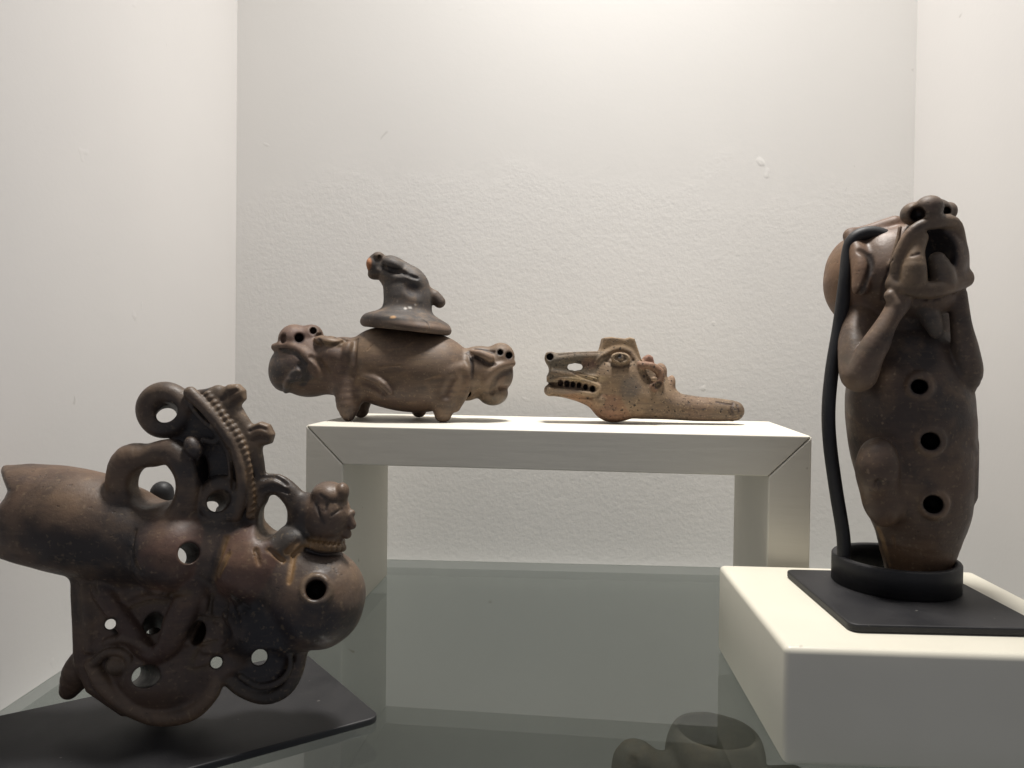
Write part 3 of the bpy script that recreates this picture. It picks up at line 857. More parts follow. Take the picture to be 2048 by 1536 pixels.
for q in ([(255, 1195, 0, 7), (295, 1180, 0, 8), (345, 1190, 0, 7)], [(410, 1200, 0, 8), (402, 1235, 0, 7), (372, 1290, 0, 6)], [(455, 1230, 0, 8), (475, 1268, 0, 9), (446, 1298, 0, 7), (410, 1300, 0, 6)],
          [(430, 1205, 0, 6), (436, 1240, 0, 6)], [(168, 1165, 0, 6), (176, 1230, 0, 6), (178, 1300, 0, 6)], [(215, 1285, 0, 6), (255, 1278, 0, 7), (300, 1300, 0, 6)],
          [(470, 1195, 0, 6), (490, 1235, 0, 6), (486, 1275, 0, 5)]):
    S.tube(q, k=7, c=(0.080, 0.054, 0.040), part='lower_panel', snap=-0.25)
for q in ([(455, 900, 0, 3), (466, 945, 0, 3), (466, 985, 0, 3)], [(340, 1190, 0, 2.4), (380, 1186, 0, 2.4)], [(262, 1215, 0, 2.2), (300, 1203, 0, 2.4), (335, 1204, 0, 2)], [(455, 1205, 0, 2.4), (452, 1235, 0, 2)], [(425, 1190, 0, 2.2), (420, 1225, 0, 2.2)],
          [(190, 1160, 0, 2), (196, 1190, 0, 2)], [(400, 1235, 0, 2.4), (440, 1238, 0, 2.4)], [(398, 1290, 0, 2.2), (432, 1282, 0, 2.2)], [(462, 1190, 0, 2.2), (500, 1215, 0, 2)], [(395, 1300, 0, 2), (380, 1340, 0, 2.4), (420, 1330, 0, 2)]):
    S.tube(q, k=4, c=(0.10, 0.068, 0.042), op='sub')
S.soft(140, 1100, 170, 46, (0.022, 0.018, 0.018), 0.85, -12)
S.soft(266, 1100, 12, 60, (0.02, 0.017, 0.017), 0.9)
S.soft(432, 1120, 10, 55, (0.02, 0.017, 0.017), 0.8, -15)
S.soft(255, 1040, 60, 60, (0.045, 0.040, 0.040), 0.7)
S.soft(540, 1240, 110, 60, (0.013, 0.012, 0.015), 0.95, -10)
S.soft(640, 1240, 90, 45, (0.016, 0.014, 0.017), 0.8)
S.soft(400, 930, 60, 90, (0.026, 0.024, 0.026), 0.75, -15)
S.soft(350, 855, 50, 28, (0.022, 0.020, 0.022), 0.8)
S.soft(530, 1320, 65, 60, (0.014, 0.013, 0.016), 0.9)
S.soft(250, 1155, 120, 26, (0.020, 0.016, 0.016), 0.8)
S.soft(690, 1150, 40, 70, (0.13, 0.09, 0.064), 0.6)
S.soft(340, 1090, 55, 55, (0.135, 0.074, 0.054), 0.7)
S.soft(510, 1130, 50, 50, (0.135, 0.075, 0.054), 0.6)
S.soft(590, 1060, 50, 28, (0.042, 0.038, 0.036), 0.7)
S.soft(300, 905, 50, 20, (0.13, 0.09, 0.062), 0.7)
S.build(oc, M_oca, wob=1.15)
# black upright of the mount, seen through the loop
def wl(px, py, z):
    p = S.loc(px, py, z) * S.sc
    return CAM + RT * p[0] + UP * p[1] + FW * (DO - p[2])
top = wl(324, 985, -100)
tube_obj('upright', [Vector((top.x, top.y, PT - 0.0002)), Vector((top.x, top.y, top.z * 0.35)), Vector((top.x, top.y, top.z * 0.7)), top], 24 * S.sc, M_black, mount_a)

# ------------------------------------------------------------------ two-headed pot
dpf = depth_z(790, 843.5, SH)
DP = dpf / (1 - 45 / FPX)
pot = empty('two_headed_pot', on_z(790, 843.5, SH), 'brown clay footed pot with an animal head at each end on the stand', 'pot')
S = Sculpt(530, 1040, 640, 852, (-100, 100), 1.25, DP)
PB = (0.112, 0.074, 0.049)
PR = (0.105, 0.068, 0.048)
S.ell(822, 739, 0, 124, 82, 84, rot=-5, k=8, c=PB)
S.ell(822, 775, 0, 112, 46, 70, rot=-2, k=14, c=PR)
S.ell(768, 729, 0, 80, 75, 78, k=12, c=PB)
S.ell(872, 742, 0, 72, 70, 76, k=10, c=PB)
# left head
LH = (0.112, 0.072, 0.053)
S.ell(622, 732, 0, 74, 62, 58, rot=4, k=10, c=LH, part='head#1')
S.ell(686, 734, 0, 56, 60, 58, k=14, c=LH, part='head#1')
S.ell(574, 738, 0, 34, 46, 46, rot=-12, k=10, c=(0.068, 0.056, 0.052), part='head#1')
S.ell(589, 679, 8, 31, 30, 38, rot=20, k=12, c=LH, part='head#1')
S.ell(624, 669, 0, 21, 20, 30, k=10, c=LH, part='head#1')
S.tube([(550, 694, 24, 7), (575, 692, 44, 7), (602, 702, 54, 7), (622, 722, 56, 7), (636, 742, 52, 7), (634, 758, 48, 6)], snap=-0.2, k=8, c=LH, part='head#1')
S.tube([(572, 768, 44, 5), (586, 748, 50, 5), (606, 738, 54, 4.5)], snap=0.1, k=6, c=(0.075, 0.062, 0.056), part='head#1')
S.tube([(572, 782, 38, 5), (577, 762, 46, 5), (600, 756, 52, 4.5), (622, 754, 52, 4)], snap=0.1, k=6, c=(0.075, 0.062, 0.056), part='head#1')
S.tube([(600, 730, 58, 5), (612, 752, 58, 6), (604, 768, 54, 5)], k=6, c=(0.05, 0.042, 0.038), op='sub')
S.tube([(562, 700, 42, 3), (590, 706, 56, 3), (612, 728, 60, 3)], k=5, c=(0.05, 0.042, 0.038), op='sub')
S.ell(662, 684, 34, 34, 12, 26, rot=-10, k=4, c=(0.15, 0.100, 0.064), part='ear#1')
S.tube([(634, 672, 48, 3.6), (660, 668, 52, 3.4), (690, 680, 50, 3), (706, 690, 52, 3)], k=4, c=(0.05, 0.034, 0.026), op='sub')
S.tube([(636, 678, 50, 3), (650, 692, 56, 4), (672, 690, 58, 3.6), (692, 682, 54, 3)], k=4, c=(0.05, 0.034, 0.026), op='sub')
S.ell(668, 710, 38, 28, 22, 24, rot=-20, k=9, c=LH, part='head#1')
S.ell(696, 706, 44, 12, 24, 20, rot=-12, k=8, c=LH, part='head#1')
S.tube([(622, 714, 60, 4), (640, 726, 60, 5), (655, 745, 58, 4)], k=7, c=PR, op='sub')
S.tube([(712, 680, 60, 3.6), (708, 712, 66, 3.6), (709, 750, 68, 3.6), (704, 775, 62, 3)], k=7, c=PR, op='sub')
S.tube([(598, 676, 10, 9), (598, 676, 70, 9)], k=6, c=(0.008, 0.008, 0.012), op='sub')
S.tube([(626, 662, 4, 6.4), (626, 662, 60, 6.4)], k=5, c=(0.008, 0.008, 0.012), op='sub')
S.ell(568, 678, 38, 8, 10, 8, k=6, c=LH, op='sub')
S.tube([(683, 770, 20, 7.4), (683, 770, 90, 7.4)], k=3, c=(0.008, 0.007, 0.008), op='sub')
# right head
RH_ = (0.135, 0.094, 0.064)
S.ell(962, 742, 0, 62, 50, 54, rot=-4, k=9, c=RH_, part='head#2')
S.ell(1000, 716, 4, 29, 31, 34, rot=-25, k=8, c=RH_, part='head#2')
S.ell(1002, 748, 0, 24, 32, 34, rot=10, k=7, c=(0.095, 0.075, 0.056), part='head#2')
S.ell(985, 786, 0, 31, 25, 34, rot=0, k=6, c=(0.105, 0.082, 0.060), part='head#2')
S.ell(935, 775, 0, 28, 27, 40, k=10, c=RH_, part='head#2')
S.tube([(1026, 727, 10, 5), (1014, 728, 30, 6), (994, 734, 44, 6), (975, 752, 52, 6), (968, 772, 52, 6)], snap=-0.2, k=7, c=RH_, part='head#2')
S.tube([(1022, 740, 24, 4), (1004, 748, 38, 4), (990, 762, 44, 4), (984, 785, 42, 4)], k=6, c=(0.075, 0.058, 0.044), op='sub')
S.tube([(1012, 775, 10, 4), (1000, 776, 34, 4)], k=4, c=PR, op='sub')
S.tube([(945, 704, 44, 5), (962, 708, 48, 8), (980, 716, 46, 9)], k=4, c=(0.16, 0.108, 0.074), part='ear#2')
S.tube([(936, 706, 46, 3.2), (955, 715, 52, 3.2), (975, 728, 54, 3.4), (988, 728, 50, 3)], k=4, c=(0.05, 0.034, 0.026), op='sub')
S.tube([(948, 698, 46, 3), (970, 700, 48, 3), (986, 704, 44, 3)], k=4, c=(0.05, 0.034, 0.026), op='sub')
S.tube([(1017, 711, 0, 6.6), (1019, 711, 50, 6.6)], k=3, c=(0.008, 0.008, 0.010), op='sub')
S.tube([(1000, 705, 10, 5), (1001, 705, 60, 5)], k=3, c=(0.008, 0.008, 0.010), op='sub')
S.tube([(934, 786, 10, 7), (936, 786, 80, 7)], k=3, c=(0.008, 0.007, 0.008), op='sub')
S.tube([(935, 690, 30, 2.2), (943, 720, 50, 2.2), (944, 750, 54, 2.4), (934, 776, 54, 2.4)], k=4, c=(0.04, 0.028, 0.022), op='sub')
# feet
S.tube([(700, 778, 30, 30), (697, 808, 42, 24), (697, 830, 45, 13)], k=18, c=(0.090, 0.060, 0.045), part='foot#1')
S.tube([(898, 762, 34, 32), (890, 800, 44, 26), (886, 828, 45, 17)], k=18, c=PB, part='foot#2')
S.tube([(846, 790, -45, 30), (838, 820, -48, 15)], k=12, c=PR, part='foot#3')
S.tube([(720, 790, -45, 28), (722, 820, -48, 15)], k=12, c=PR, part='foot#4')
S.tube([(900, 742, 58, 9), (922, 736, 48, 9), (935, 752, 42, 9), (930, 782, 44, 10), (912, 815, 46, 9)], k=8, c=PB, part='foot#2')
S.tube([(905, 760, 74, 6), (892, 790, 78, 6)], k=10, c=PR, op='sub')
S.tube([(728, 752, 66, 6), (748, 757, 76, 6), (768, 770, 80, 6), (780, 784, 78, 5)], k=8, c=(0.14, 0.10, 0.075))
S.tube([(725, 764, 76, 6), (748, 772, 84, 6), (766, 786, 82, 6)], k=10, c=PR, op='sub')
for q in ([(812, 694, 0, 0.9), (826, 685, 0, 0.9)], [(775, 700, 0, 0.7), (800, 698, 0, 0.7)], [(760, 735, 0, 0.7), (800, 731, 0, 0.7)], [(850, 760, 0, 0.7), (880, 752, 0, 0.7)], [(735, 700, 0, 0.9), (745, 690, 0, 0.9)]):
    S.tube(q, k=1.5, c=(0.18, 0.115, 0.068), op='sub')
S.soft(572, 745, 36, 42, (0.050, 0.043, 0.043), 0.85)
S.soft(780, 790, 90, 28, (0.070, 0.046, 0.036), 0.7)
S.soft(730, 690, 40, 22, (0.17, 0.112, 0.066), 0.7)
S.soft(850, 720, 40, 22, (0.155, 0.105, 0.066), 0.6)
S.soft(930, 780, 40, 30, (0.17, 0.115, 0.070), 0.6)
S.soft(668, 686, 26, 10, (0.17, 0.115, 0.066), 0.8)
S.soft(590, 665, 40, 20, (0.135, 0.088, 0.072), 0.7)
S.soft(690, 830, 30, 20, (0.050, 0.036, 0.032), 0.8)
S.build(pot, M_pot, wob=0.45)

# lid
lid = empty('pot_lid', on_z(812, 843.5, SH) + Vector((0, 0.02, 0.055)), 'smoky grey-black clay lid with an upturned animal head, on the two-headed pot', 'lid')
S = Sculpt(715, 905, 496, 680, (-95, 95), 1.1, DP)
LG = (0.060, 0.052, 0.047)
LB = (0.092, 0.066, 0.050)
S.ell(812, 644, 0, 84, 22, 84, rot=-6.5, k=10, c=LG, part='rim')
S.ell(812, 676, 0, 100, 21, 100, rot=-6.5, k=3, c=LB, op='sub')
rim = [(812 + 82 * math.cos(a), 653 + 82 * math.cos(a) * 0.115, 82 * math.sin(a), 8.5) for a in np.linspace(0, 2 * math.pi, 41)]
S.tube(rim, k=14, c=LB, part='rim')
S.tube([(814, 628, 0, 46), (816, 600, 0, 44)], k=22, c=LG, part='neck', fz=0.95)
S.tube([(816, 604, 0, 46), (812, 580, 0, 45), (802, 562, 0, 38), (782, 548, 0, 27), (760, 535, 0, 20)], k=10, c=LG, part='neck', fz=0.85)
S.ell(790, 534, 0, 30, 20, 30, rot=-30, k=8, c=LG, part='head')
S.ell(750, 532, 0, 14, 23, 22, rot=5, k=7, c=LG, part='head')
S.ell(748, 550, 0, 12, 9, 16, k=7, c=LG, part='head')
S.ell(757, 514, 6, 12, 10, 16, k=4, c=LG, part='head')
S.ell(826, 562, 0, 32, 24, 36, rot=-35, k=10, c=LG, part='head')
S.ell(741, 529, 8, 8, 13, 16, k=3, c=(0.36, 0.16, 0.075), part='head')
S.ell(786, 528, 24, 19, 10, 12, rot=-25, k=7, c=LG, part='head')
S.tube([(768, 534, 32, 4), (784, 542, 38, 6), (804, 544, 36, 4)], k=5, c=(0.03, 0.027, 0.027), op='sub')
S.tube([(756, 542, 26, 3), (772, 548, 34, 4), (795, 556, 40, 4), (815, 555, 40, 3)], snap=-0.3, k=9, c=LG, part='head')
S.tube([(808, 546, 34, 3), (822, 552, 36, 4), (834, 556, 34, 3)], k=4, c=(0.03, 0.027, 0.027), op='sub')
S.ell(832, 578, 46, 21, 14, 14, rot=-15, k=12, c=(0.028, 0.025, 0.027), op='sub')
S.sph(758, 514, 18, 3.5, k=3, c=(0.02, 0.018, 0.018), op='sub')
S.tube([(852, 586, -6, 13), (868, 593, -6, 13), (879, 604, -6, 12)], k=7, c=(0.085, 0.062, 0.048), part='tail_knob')
S.tube([(788, 621, 60, 1.3), (802, 619, 60, 1.3), (816, 614, 60, 1.3), (832, 608, 60, 1.3), (848, 605, 60, 1.3)], c=(0.022, 0.018, 0.017), op='paint', snap=0)
for x, y, r in ((811, 617, 3.2), (820, 615, 3.6), (830, 609, 2.6), (847, 611, 2.0), (794, 601, 1.5), (782, 598, 1.4)):
    S.ell(x, y, 46, r, r * 0.8, 10, c=(0.55, 0.52, 0.48), op='paint')
S.ell(790, 636, 60, 7, 3.5, 40, c=(0.42, 0.25, 0.12), op='paint')
S.ell(875, 652, 40, 22, 7, 60, rot=-15, c=(0.115, 0.078, 0.055), op='paint')
S.tube([(846, 640, 78, 1.2), (856, 648, 78, 1.2), (858, 658, 80, 1.2)], k=1.5, c=(0.02, 0.016, 0.015), op='sub')
S.build(lid, M_lid, wob=0.45)

# ------------------------------------------------------------------ crocodile-head whistle
DG = depth_z(1225, 846, SH)
gat = empty('crocodile_whistle', on_z(1225, 846, SH), 'tan clay whistle shaped as a toothed crocodile head with a straight handle', 'whistle')
S = Sculpt(1085, 1492, 668, 852, (-60, 60), 1.0, DG)
TN = (0.185, 0.130, 0.083)
TG = (0.135, 0.105, 0.074)
TR = (0.180, 0.105, 0.066)
S.ell(1238, 756, 0, 62, 54, 46, rot=-8, k=12, c=TN, part='head')
S.ell(1228, 806, 0, 46, 39, 40, rot=0, k=14, c=TR, part='head')
S.ell(1262, 790, 0, 60, 44, 44, k=14, c=TN, part='head')
S.ell(1195, 775, 0, 48, 30, 34, rot=-28, k=14, c=TN, part='head')
# snout
S.slab([(1093, 706), (1210, 702), (1215, 775), (1150, 768), (1094, 764)], 0, 30, 11, k=7, c=TG, part='snout')
S.ell(1101, 716, 12, 12, 13, 15, k=5, c=TG, part='snout')
S.ell(1101, 716, -12, 12, 13, 15, k=5, c=TG, part='snout')
S.tube([(1110, 720, 24, 4), (1150, 714, 26, 4), (1195, 712, 28, 6)], snap=-0.5, k=8, c=TG, part='snout')
S.tube([(1100, 714, 8, 6.4), (1100, 714, 60, 6.4)], k=2.5, c=(0.012, 0.010, 0.012), op='sub')
S.tube([(1104, 744, 24, 4), (1122, 747, 27, 4), (1155, 751, 29, 4), (1195, 760, 32, 5)], snap=-0.4, k=8, c=TN, part='snout')
S.ell(1093, 740, 0, 6, 10, 50, k=6, c=TG, op='sub')
# slot through the snout
S.tube([(1141, 734, -60, 6.2), (1141, 734, 60, 6.2)], k=4, c=TG, op='sub')
S.tube([(1150, 734, -60, 7.8), (1150, 734, 60, 7.8)], k=4, c=TG, op='sub')
S.tube([(1159, 734, -60, 6.2), (1159, 734, 60, 6.2)], k=4, c=TG, op='sub')
S.tube([(1134, 733, 38, 7.5), (1160, 730, 38, 9), (1182, 725, 40, 7.5)], k=5, c=(0.09, 0.050, 0.035), op='sub')
# lower jaw
S.tube([(1099, 781, 0, 11), (1130, 783, 0, 13), (1165, 790, 0, 16), (1195, 800, 0, 20)], k=9, c=TN, part='jaw', fz=1.9)
S.ell(1100, 780, 0, 9, 11, 28, k=5, c=TN, part='jaw')
S.ell(1150, 770, 0, 52, 9, 22, rot=-6, k=4, c=TN, part='jaw')
# mouth: lips and rows of teeth
S.tube([(1096, 757, 22, 3), (1130, 757, 27, 3), (1160, 760, 30, 3), (1190, 768, 34, 3)], snap=0, k=4, c=TN, part='snout')
S.tube([(1098, 778, 22, 4), (1130, 780, 28, 4), (1165, 785, 32, 4.5), (1188, 788, 36, 4), (1198, 782, 37, 4), (1197, 772, 36, 3.5), (1186, 767, 34, 3)], k=3, c=(0.26, 0.185, 0.115), part='jaw', snap=0.1)
S.tube([(1090, 768, 0, 2.4), (1104, 768, 30, 2.4)], k=3, c=(0.06, 0.042, 0.03), op='sub')
S.tube([(1108, 766, 30, 2.6), (1150, 769, 33, 3), (1188, 777, 39, 3)], k=3, c=(0.21, 0.155, 0.105), op='sub')
for x, y, r in ((1121, 766, 4.4), (1134, 767, 4.6), (1146, 768.5, 4.4), (1158, 770, 4.4), (1171, 774, 4.8), (1185, 777.5, 5)):
    S.tube([(x, y - 1.5, 12, r * 0.92), (x, y - 1.5, 46, r * 0.92)], k=2, c=(0.035, 0.020, 0.018), op='sub')
    S.tube([(x, y + 1.5, 12, r * 0.92), (x, y + 1.5, 46, r * 0.92)], k=2, c=(0.035, 0.020, 0.018), op='sub')
S.tube([(1102, 790, 24, 2), (1140, 793, 30, 2), (1190, 797, 38, 2)], k=4, c=(0.15, 0.10, 0.06), op='sub')
S.tube([(1110, 795, 18, 1.6), (1150, 802, 26, 1.6), (1180, 812, 32, 1.6)], k=3, c=(0.17, 0.10, 0.06), op='sub')
for d in (0, 7, 13):
    S.tube([(1140 + d, 743 + d * 0.5, 32, 1.3), (1172, 750 + d * 0.6, 36, 1.3), (1196, 756 + d * 0.6, 39, 1.2)], k=2, c=(0.12, 0.085, 0.055), op='sub')
S.tube([(1118, 722 - 12, 24, 1.5), (1150, 706, 24, 1.5), (1195, 705, 26, 1.5)], k=2.5, c=(0.10, 0.072, 0.05), op='sub')
# crown block
S.slab([(1194, 718), (1205, 676), (1222, 674), (1248, 678), (1256, 675), (1266, 678), (1280, 722)], 0, 26, 5, k=6, c=(0.215, 0.150, 0.090), part='crown')
S.ell(1236, 672, 0, 18, 4, 40, k=4, c=(0.26, 0.17, 0.09), op='sub')
# eye
S.tube([(1196, 722, 34, 3.5), (1216, 704, 38, 4.5), (1245, 698, 38, 4.5), (1268, 712, 36, 4.5), (1274, 730, 34, 3.5)], snap=-0.1, k=6, c=TN, part='brow')
S.ell(1241, 716, 38, 20, 12, 9, rot=-4, k=4, c=TN, part='eye')
S.tor(1241, 716, 45, 15, 2.8, sxy=0.55, rot=-6, k=2.5, c=(0.21, 0.155, 0.10), part='eye')
S.ell(1242, 714, 50, 12, 5.5, 6, k=2, c=(0.12, 0.088, 0.06), op='sub')
S.ell(1241, 714, 46, 6, 5.5, 4, k=2, c=(0.17, 0.125, 0.085), part='eye')
S.sph(1239, 712, 50, 4.2, k=2, c=(0.012, 0.010, 0.010), op='sub')
S.tube([(1214, 722, 46, 2), (1232, 732, 50, 2.4), (1256, 730, 48, 2.2), (1266, 720, 44, 2)], k=3, c=(0.12, 0.085, 0.055), op='sub')
S.tube([(1195, 724, 40, 1.6), (1205, 714, 42, 1.6), (1218, 710, 44, 1.6)], k=2, c=(0.12, 0.085, 0.055), op='sub')
# ear
S.tube([(1282, 730, 34, 7), (1302, 732, 32, 8), (1319, 744, 28, 9), (1319, 760, 28, 9), (1306, 774, 32, 8)], k=9, c=TR, part='ear')
S.ell(1296, 750, 42, 11, 6, 12, rot=18, k=3, c=(0.04, 0.026, 0.02), op='sub')
S.ell(1317, 771, 34, 9, 7, 12, rot=35, k=3, c=(0.04, 0.026, 0.02), op='sub')
S.ell(1308, 758, 44, 7, 5, 6, k=3, c=TN, part='ear')
# scutes
S.slab([(1276, 735), (1288, 714), (1297, 709), (1304, 714), (1312, 745)], 0, 14, 5, k=5, c=(0.20, 0.115, 0.080), part='scute#1')
S.ell(1322, 742, 0, 12, 16, 14, rot=10, k=5, c=(0.19, 0.125, 0.085), part='scute#2')
S.ell(1342, 768, 0, 9, 18, 13, rot=-6, k=5, c=(0.20, 0.130, 0.085), part='scute#3')
S.ell(1305, 790, 0, 38, 36, 34, rot=-30, k=10, c=TN, part='head')
S.tube([(1290, 745, 0, 18), (1318, 765, 0, 18), (1338, 790, 0, 16)], k=8, c=TN, part='head')
# handle
S.tube([(1290, 803, 0, 34), (1340, 811, 0, 28), (1390, 817, 0, 25), (1440, 820, 0, 23), (1468, 822, 0, 20)], k=14, c=(0.155, 0.108, 0.070), part='handle')
S.tube([(1466, 822, 0, 20), (1474, 822, 0, 11)], k=4, c=(0.175, 0.118, 0.075), part='handle')
for a in ([(1466, 806, 18, 1.4), (1463, 818, 21, 1.4), (1466, 830, 20, 1.4)], [(1474, 810, 16, 1.2), (1478, 824, 14, 1.2)], [(1440, 806, 22, 1.0), (1466, 810, 19, 1.0)], [(1458, 822, 24, 1.4), (1462, 828, 22, 1.2)], [(1432, 804, 24, 0.9), (1448, 806, 22, 0.9)]):
    S.tube(a, k=1.5, c=(0.055, 0.035, 0.026), op='sub')
S.soft(1222, 838, 60, 20, (0.18, 0.095, 0.058), 0.85, -6)
S.soft(1165, 805, 40, 16, (0.25, 0.135, 0.075), 0.7, -25)
S.soft(1260, 775, 22, 30, (0.095, 0.082, 0.070), 0.7, 20)
S.soft(1130, 725, 60, 22, (0.100, 0.085, 0.064), 0.7)
S.soft(1180, 727, 20, 12, (0.12, 0.060, 0.045), 0.7)
S.soft(1130, 782, 40, 6, (0.15, 0.125, 0.11), 0.6)
S.soft(1235, 690, 40, 14, (0.22, 0.15, 0.085), 0.7)
S.soft(1170, 757, 40, 8, (0.28, 0.21, 0.10), 0.5)
S.soft(1380, 835, 90, 14, (0.115, 0.082, 0.058), 0.8)
S.soft(1305, 715, 20, 14, (0.22, 0.115, 0.085), 0.7)
S.build(gat, M_gat, wob=0.35)

# ------------------------------------------------------------------ tall flute figure
flu = empty('flute_figure', RC.copy(), 'tall brown clay flute shaped as a gaping animal holding its jaw, upright in the ring', 'flute')
S = Sculpt(1645, 1962, 385, 1172, (-140, 140), 1.8, DF)
FB = (0.088, 0.058, 0.042)
FD = (0.052, 0.038, 0.032)
FO = (0.150, 0.092, 0.055)
FG = (0.150, 0.106, 0.074)
S.tube([(1814, 620, -30, 84), (1816, 690, -26, 88), (1817, 740, -18, 104), (1817, 800, -10, 118), (1822, 880, -8, 116), (1830, 955, -5, 106), (1837, 1020, 0, 91), (1837, 1080, 0, 71), (1833, 1125, 0, 57), (1831, 1165, 0, 50)], k=10, c=FB, fz=0.92)
S.tube([(1835, 1085, 2, 70), (1833, 1125, 2, 58), (1831, 1165, 2, 51)], k=14, c=(0.125, 0.075, 0.045), fz=0.92)
# back of head
S.ell(1716, 565, -40, 62, 92, 76, rot=8, k=12, c=(0.165, 0.098, 0.062), part='head')
S.ell(1770, 550, -10, 80, 95, 90, k=16, c=(0.12, 0.078, 0.055), part='head')
S.tube([(1704, 470, -10, 15), (1740, 462, -4, 15), (1790, 450, 8, 18)], k=9, c=(0.165, 0.098, 0.065), part='head')
S.tube([(1702, 472, -6, 14), (1720, 520, 34, 18), (1722, 575, 46, 16)], k=12, c=(0.15, 0.09, 0.06), part='head')
# muzzle
S.ell(1862, 520, 60, 66, 82, 62, rot=-4, k=12, c=FB, part='head')
S.ell(1850, 600, 52, 62, 34, 52, k=14, c=(0.095, 0.064, 0.046), part='head')
S.tube([(1815, 480, 40, 30), (1800, 520, 36, 32), (1788, 570, 34, 30)], k=16, c=FG, part='head')
S.ell(1858, 425, 76, 42, 30, 40, k=9, c=FG, part='nose')
S.ell(1858, 415, 110, 27, 24, 26, k=3, c=FG, part='nose')
S.ell(1826, 428, 82, 24, 24, 28, k=6, c=FG, part='nose')
S.ell(1895, 424, 76, 16, 20, 24, k=6, c=FG, part='nose')
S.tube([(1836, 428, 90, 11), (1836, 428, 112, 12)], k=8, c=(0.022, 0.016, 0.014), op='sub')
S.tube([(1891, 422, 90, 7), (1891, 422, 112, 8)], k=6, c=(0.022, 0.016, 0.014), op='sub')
# mouth cavity
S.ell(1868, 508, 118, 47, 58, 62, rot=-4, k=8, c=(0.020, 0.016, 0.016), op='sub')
S.tube([(1790, 562, 84, 9), (1797, 520, 100, 11), (1812, 478, 110, 12), (1838, 453, 116, 13), (1876, 444, 116, 14), (1906, 446, 106, 13), (1920, 470, 96, 10), (1924, 510, 88, 9), (1927, 555, 80, 10)], k=10, c=FG, part='upper_lip')
S.tube([(1800, 455, 86, 6), (1794, 490, 88, 6), (1786, 530, 80, 6)], k=6, c=FG, part='upper_lip')
S.tube([(1786, 570, 86, 13), (1815, 577, 108, 15), (1850, 580, 116, 16), (1895, 574, 108, 15), (1930, 560, 84, 15)], k=13, c=(0.135, 0.092, 0.060), part='lower_lip')
S.sph(1929, 553, 80, 15, k=5, c=FG, part='lower_lip')
S.tube([(1836, 476, 106, 19), (1830, 505, 112, 18), (1828, 535, 116, 22), (1827, 560, 112, 24)], k=4, c=(0.19, 0.132, 0.085), part='fang#1')
S.tube([(1874, 520, 102, 16), (1884, 545, 104, 22), (1886, 566, 102, 23)], k=4, c=(0.12, 0.092, 0.070), part='fang#2')
S.tube([(1824, 512, 122, 1.8), (1838, 508, 122, 1.8)], k=3, c=FB, op='sub')
# arms
S.tube([(1722, 640, 0, 36), (1712, 695, 30, 34), (1718, 752, 62, 32), (1748, 696, 82, 27), (1780, 640, 90, 22), (1800, 600, 88, 20)], k=9, c=(0.135, 0.094, 0.068), part='arm#1')
S.tube([(1781, 592, 92, 12), (1795, 610, 98, 13)], k=6, c=FG, part='arm#1')
S.tube([(1916, 590, 74, 17), (1920, 640, 78, 20), (1930, 700, 74, 25), (1932, 748, 62, 28), (1930, 786, 48, 13)], k=6, c=(0.10, 0.072, 0.055), part='arm#2')
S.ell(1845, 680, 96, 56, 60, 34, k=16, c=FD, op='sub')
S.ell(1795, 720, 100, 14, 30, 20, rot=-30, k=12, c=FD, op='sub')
# beard stump under the chin
S.tube([(1852, 618, 74, 18), (1864, 640, 80, 17), (1873, 664, 78, 13)], k=3, c=(0.105, 0.092, 0.078), part='chin_stump')
# rough broken patch at the shoulder
S.ell(1700, 690, 66, 24, 40, 30, c=(0.115, 0.085, 0.060), op='paint')
# legs folded on the body
S.ell(1754, 932, 80, 40, 56, 38, rot=-6, k=12, c=FB, part='leg#1')
S.ell(1762, 990, 60, 38, 66, 32, rot=8, k=30, c=FB, part='leg#1')
S.ell(1757, 968, 108, 7, 10, 8, k=6, c=FD, op='sub')
S.tube([(1936, 890, 40, 16), (1938, 930, 44, 16), (1936, 990, 38, 16)], k=8, c=(0.07, 0.05, 0.04), part='leg#2')
S.tube([(1908, 884, 74, 9), (1932, 888, 64, 12), (1942, 905, 54, 11), (1934, 925, 56, 9)], k=6, c=(0.075, 0.055, 0.045), part='leg#2')
# finger holes
for x, y, r in ((1838, 773, 15), (1860, 882, 17), (1866, 1008, 17)):
    S.rim(x + 2, y, r + 6, 6.5, (0.14, 0.092, 0.062), k=9)
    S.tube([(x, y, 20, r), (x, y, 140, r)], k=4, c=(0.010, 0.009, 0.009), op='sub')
# scratches and worn edges
for a in ([(1694, 826, 60, 1.2), (1720, 850, 84, 1.2)], [(1755, 842, 98, 1.4), (1772, 834, 101, 1.4)], [(1786, 1075, 62, 1.6), (1790, 1095, 60, 1.6)]):
    S.tube(a, k=2, c=FO, op='sub')
S.tube([(1756, 1062, 6, 9), (1768, 1105, 14, 8), (1776, 1150, 20, 9)], c=(0.30, 0.19, 0.10), op='paint')
S.tube([(1915, 1062, 10, 6), (1897, 1110, 22, 7), (1884, 1150, 24, 10)], c=(0.26, 0.16, 0.085), op='paint')
for q in ([(1786, 520, 0, 2), (1770, 560, 0, 2.2), (1764, 600, 0, 2)], [(1720, 500, 0, 4), (1742, 520, 0, 5), (1734, 560, 0, 5), (1716, 590, 0, 4)], [(1812, 590, 0, 2), (1860, 600, 0, 2), (1905, 588, 0, 2)]):
    S.tube(q, k=6, c=(0.045, 0.032, 0.026), op='sub')
S.soft(1690, 530, 40, 90, (0.19, 0.112, 0.066), 0.7)
S.soft(1760, 460, 60, 16, (0.19, 0.105, 0.068), 0.7)
S.soft(1830, 690, 70, 60, (0.030, 0.024, 0.023), 0.8)
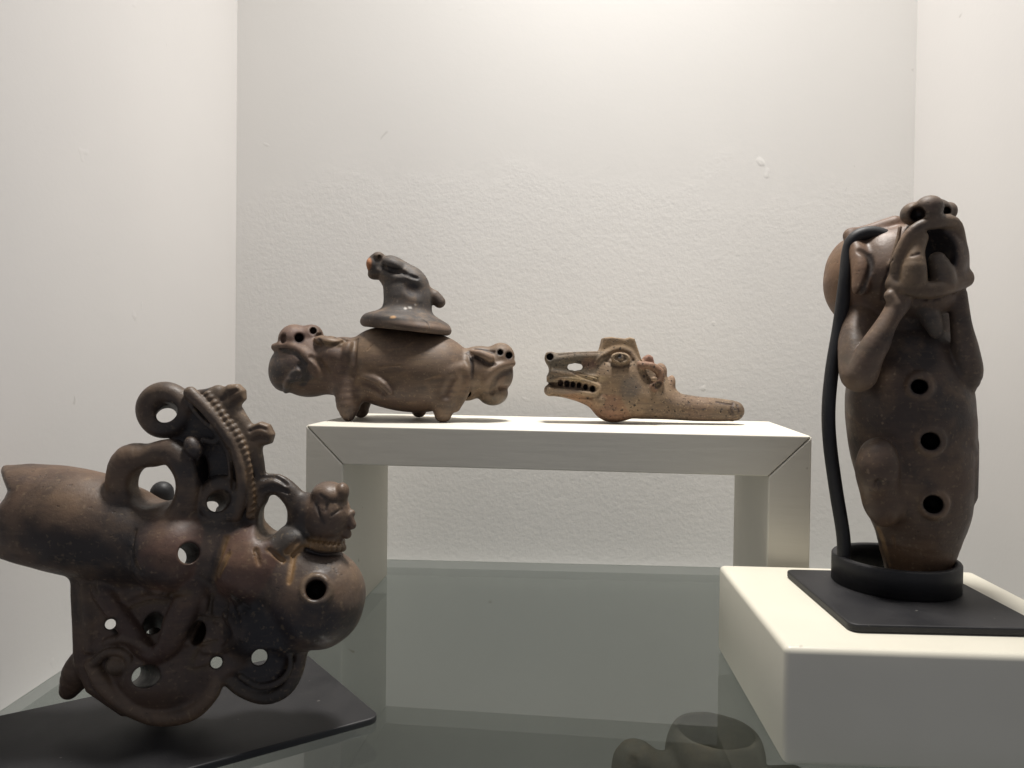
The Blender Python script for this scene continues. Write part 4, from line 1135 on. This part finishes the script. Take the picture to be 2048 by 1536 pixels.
S.soft(1900, 830, 50, 90, (0.045, 0.038, 0.036), 0.7)
S.soft(1780, 840, 70, 40, (0.062, 0.040, 0.032), 0.6)
S.soft(1770, 1000, 50, 60, (0.075, 0.048, 0.036), 0.6)
S.soft(1846, 955, 40, 40, (0.040, 0.031, 0.028), 0.6)
S.soft(1830, 985, 26, 24, (0.14, 0.092, 0.058), 0.6)
S.soft(1830, 1110, 70, 30, (0.135, 0.080, 0.045), 0.7)
S.soft(1710, 690, 28, 44, (0.13, 0.098, 0.070), 0.7)
S.soft(1862, 410, 40, 20, (0.14, 0.100, 0.078), 0.6)
S.build(flu, M_flu, wob=1.1)

# ------------------------------------------------------------------ cup on the lower shelf
DC = 0.41
cup = empty('clay_cup', Vector((at(1428, 1500, DC).x, at(1428, 1500, DC).y, ZLO)), 'small grey-brown clay cup with a knob, standing on the board below the glass shelf', 'cup')
S = Sculpt(1215, 1600, 1405, 1880, (-115, 115), 3.0, DC)
CC = (0.115, 0.102, 0.088)
S.ell(1430, 1512, 0, 98, 96, 98, k=8, c=CC, part='bowl')
by = CY + (CAMZ - ZLO) / (DC / FPX) - 24
S.tube([(1430, 1540, 0, 90), (1430, 1660, 0, 84), (1430, by - 50, 0, 78)], k=16, c=CC, part='bowl')
S.slab([(1330, by + 20), (1530, by + 20), (1530, by + 140), (1330, by + 140)], 0, 140, 2, k=5, op='sub', c=CC)
S.slab([(1300, 1330), (1560, 1330), (1560, 1466), (1300, 1452)], 0, 150, 2, k=5, c=CC, op='sub')
S.ell(1430, 1500, 0, 82, 84, 82, k=7, c=(0.075, 0.062, 0.05), op='sub')
S.tube([(1350, 1540, 20, 34), (1306, 1530, 24, 30), (1268, 1516, 26, 36), (1256, 1545, 26, 34)], k=12, c=CC, part='knob')
S.tube([(1530, 1560, 20, 26), (1590, 1556, 20, 24)], k=10, c=CC, part='knob#2')
S.tube([(1266, 1520, 60, 7), (1266, 1520, 80, 7)], k=4, c=PIT, op='sub')
S.build(cup, M_cup, wob=0.8)
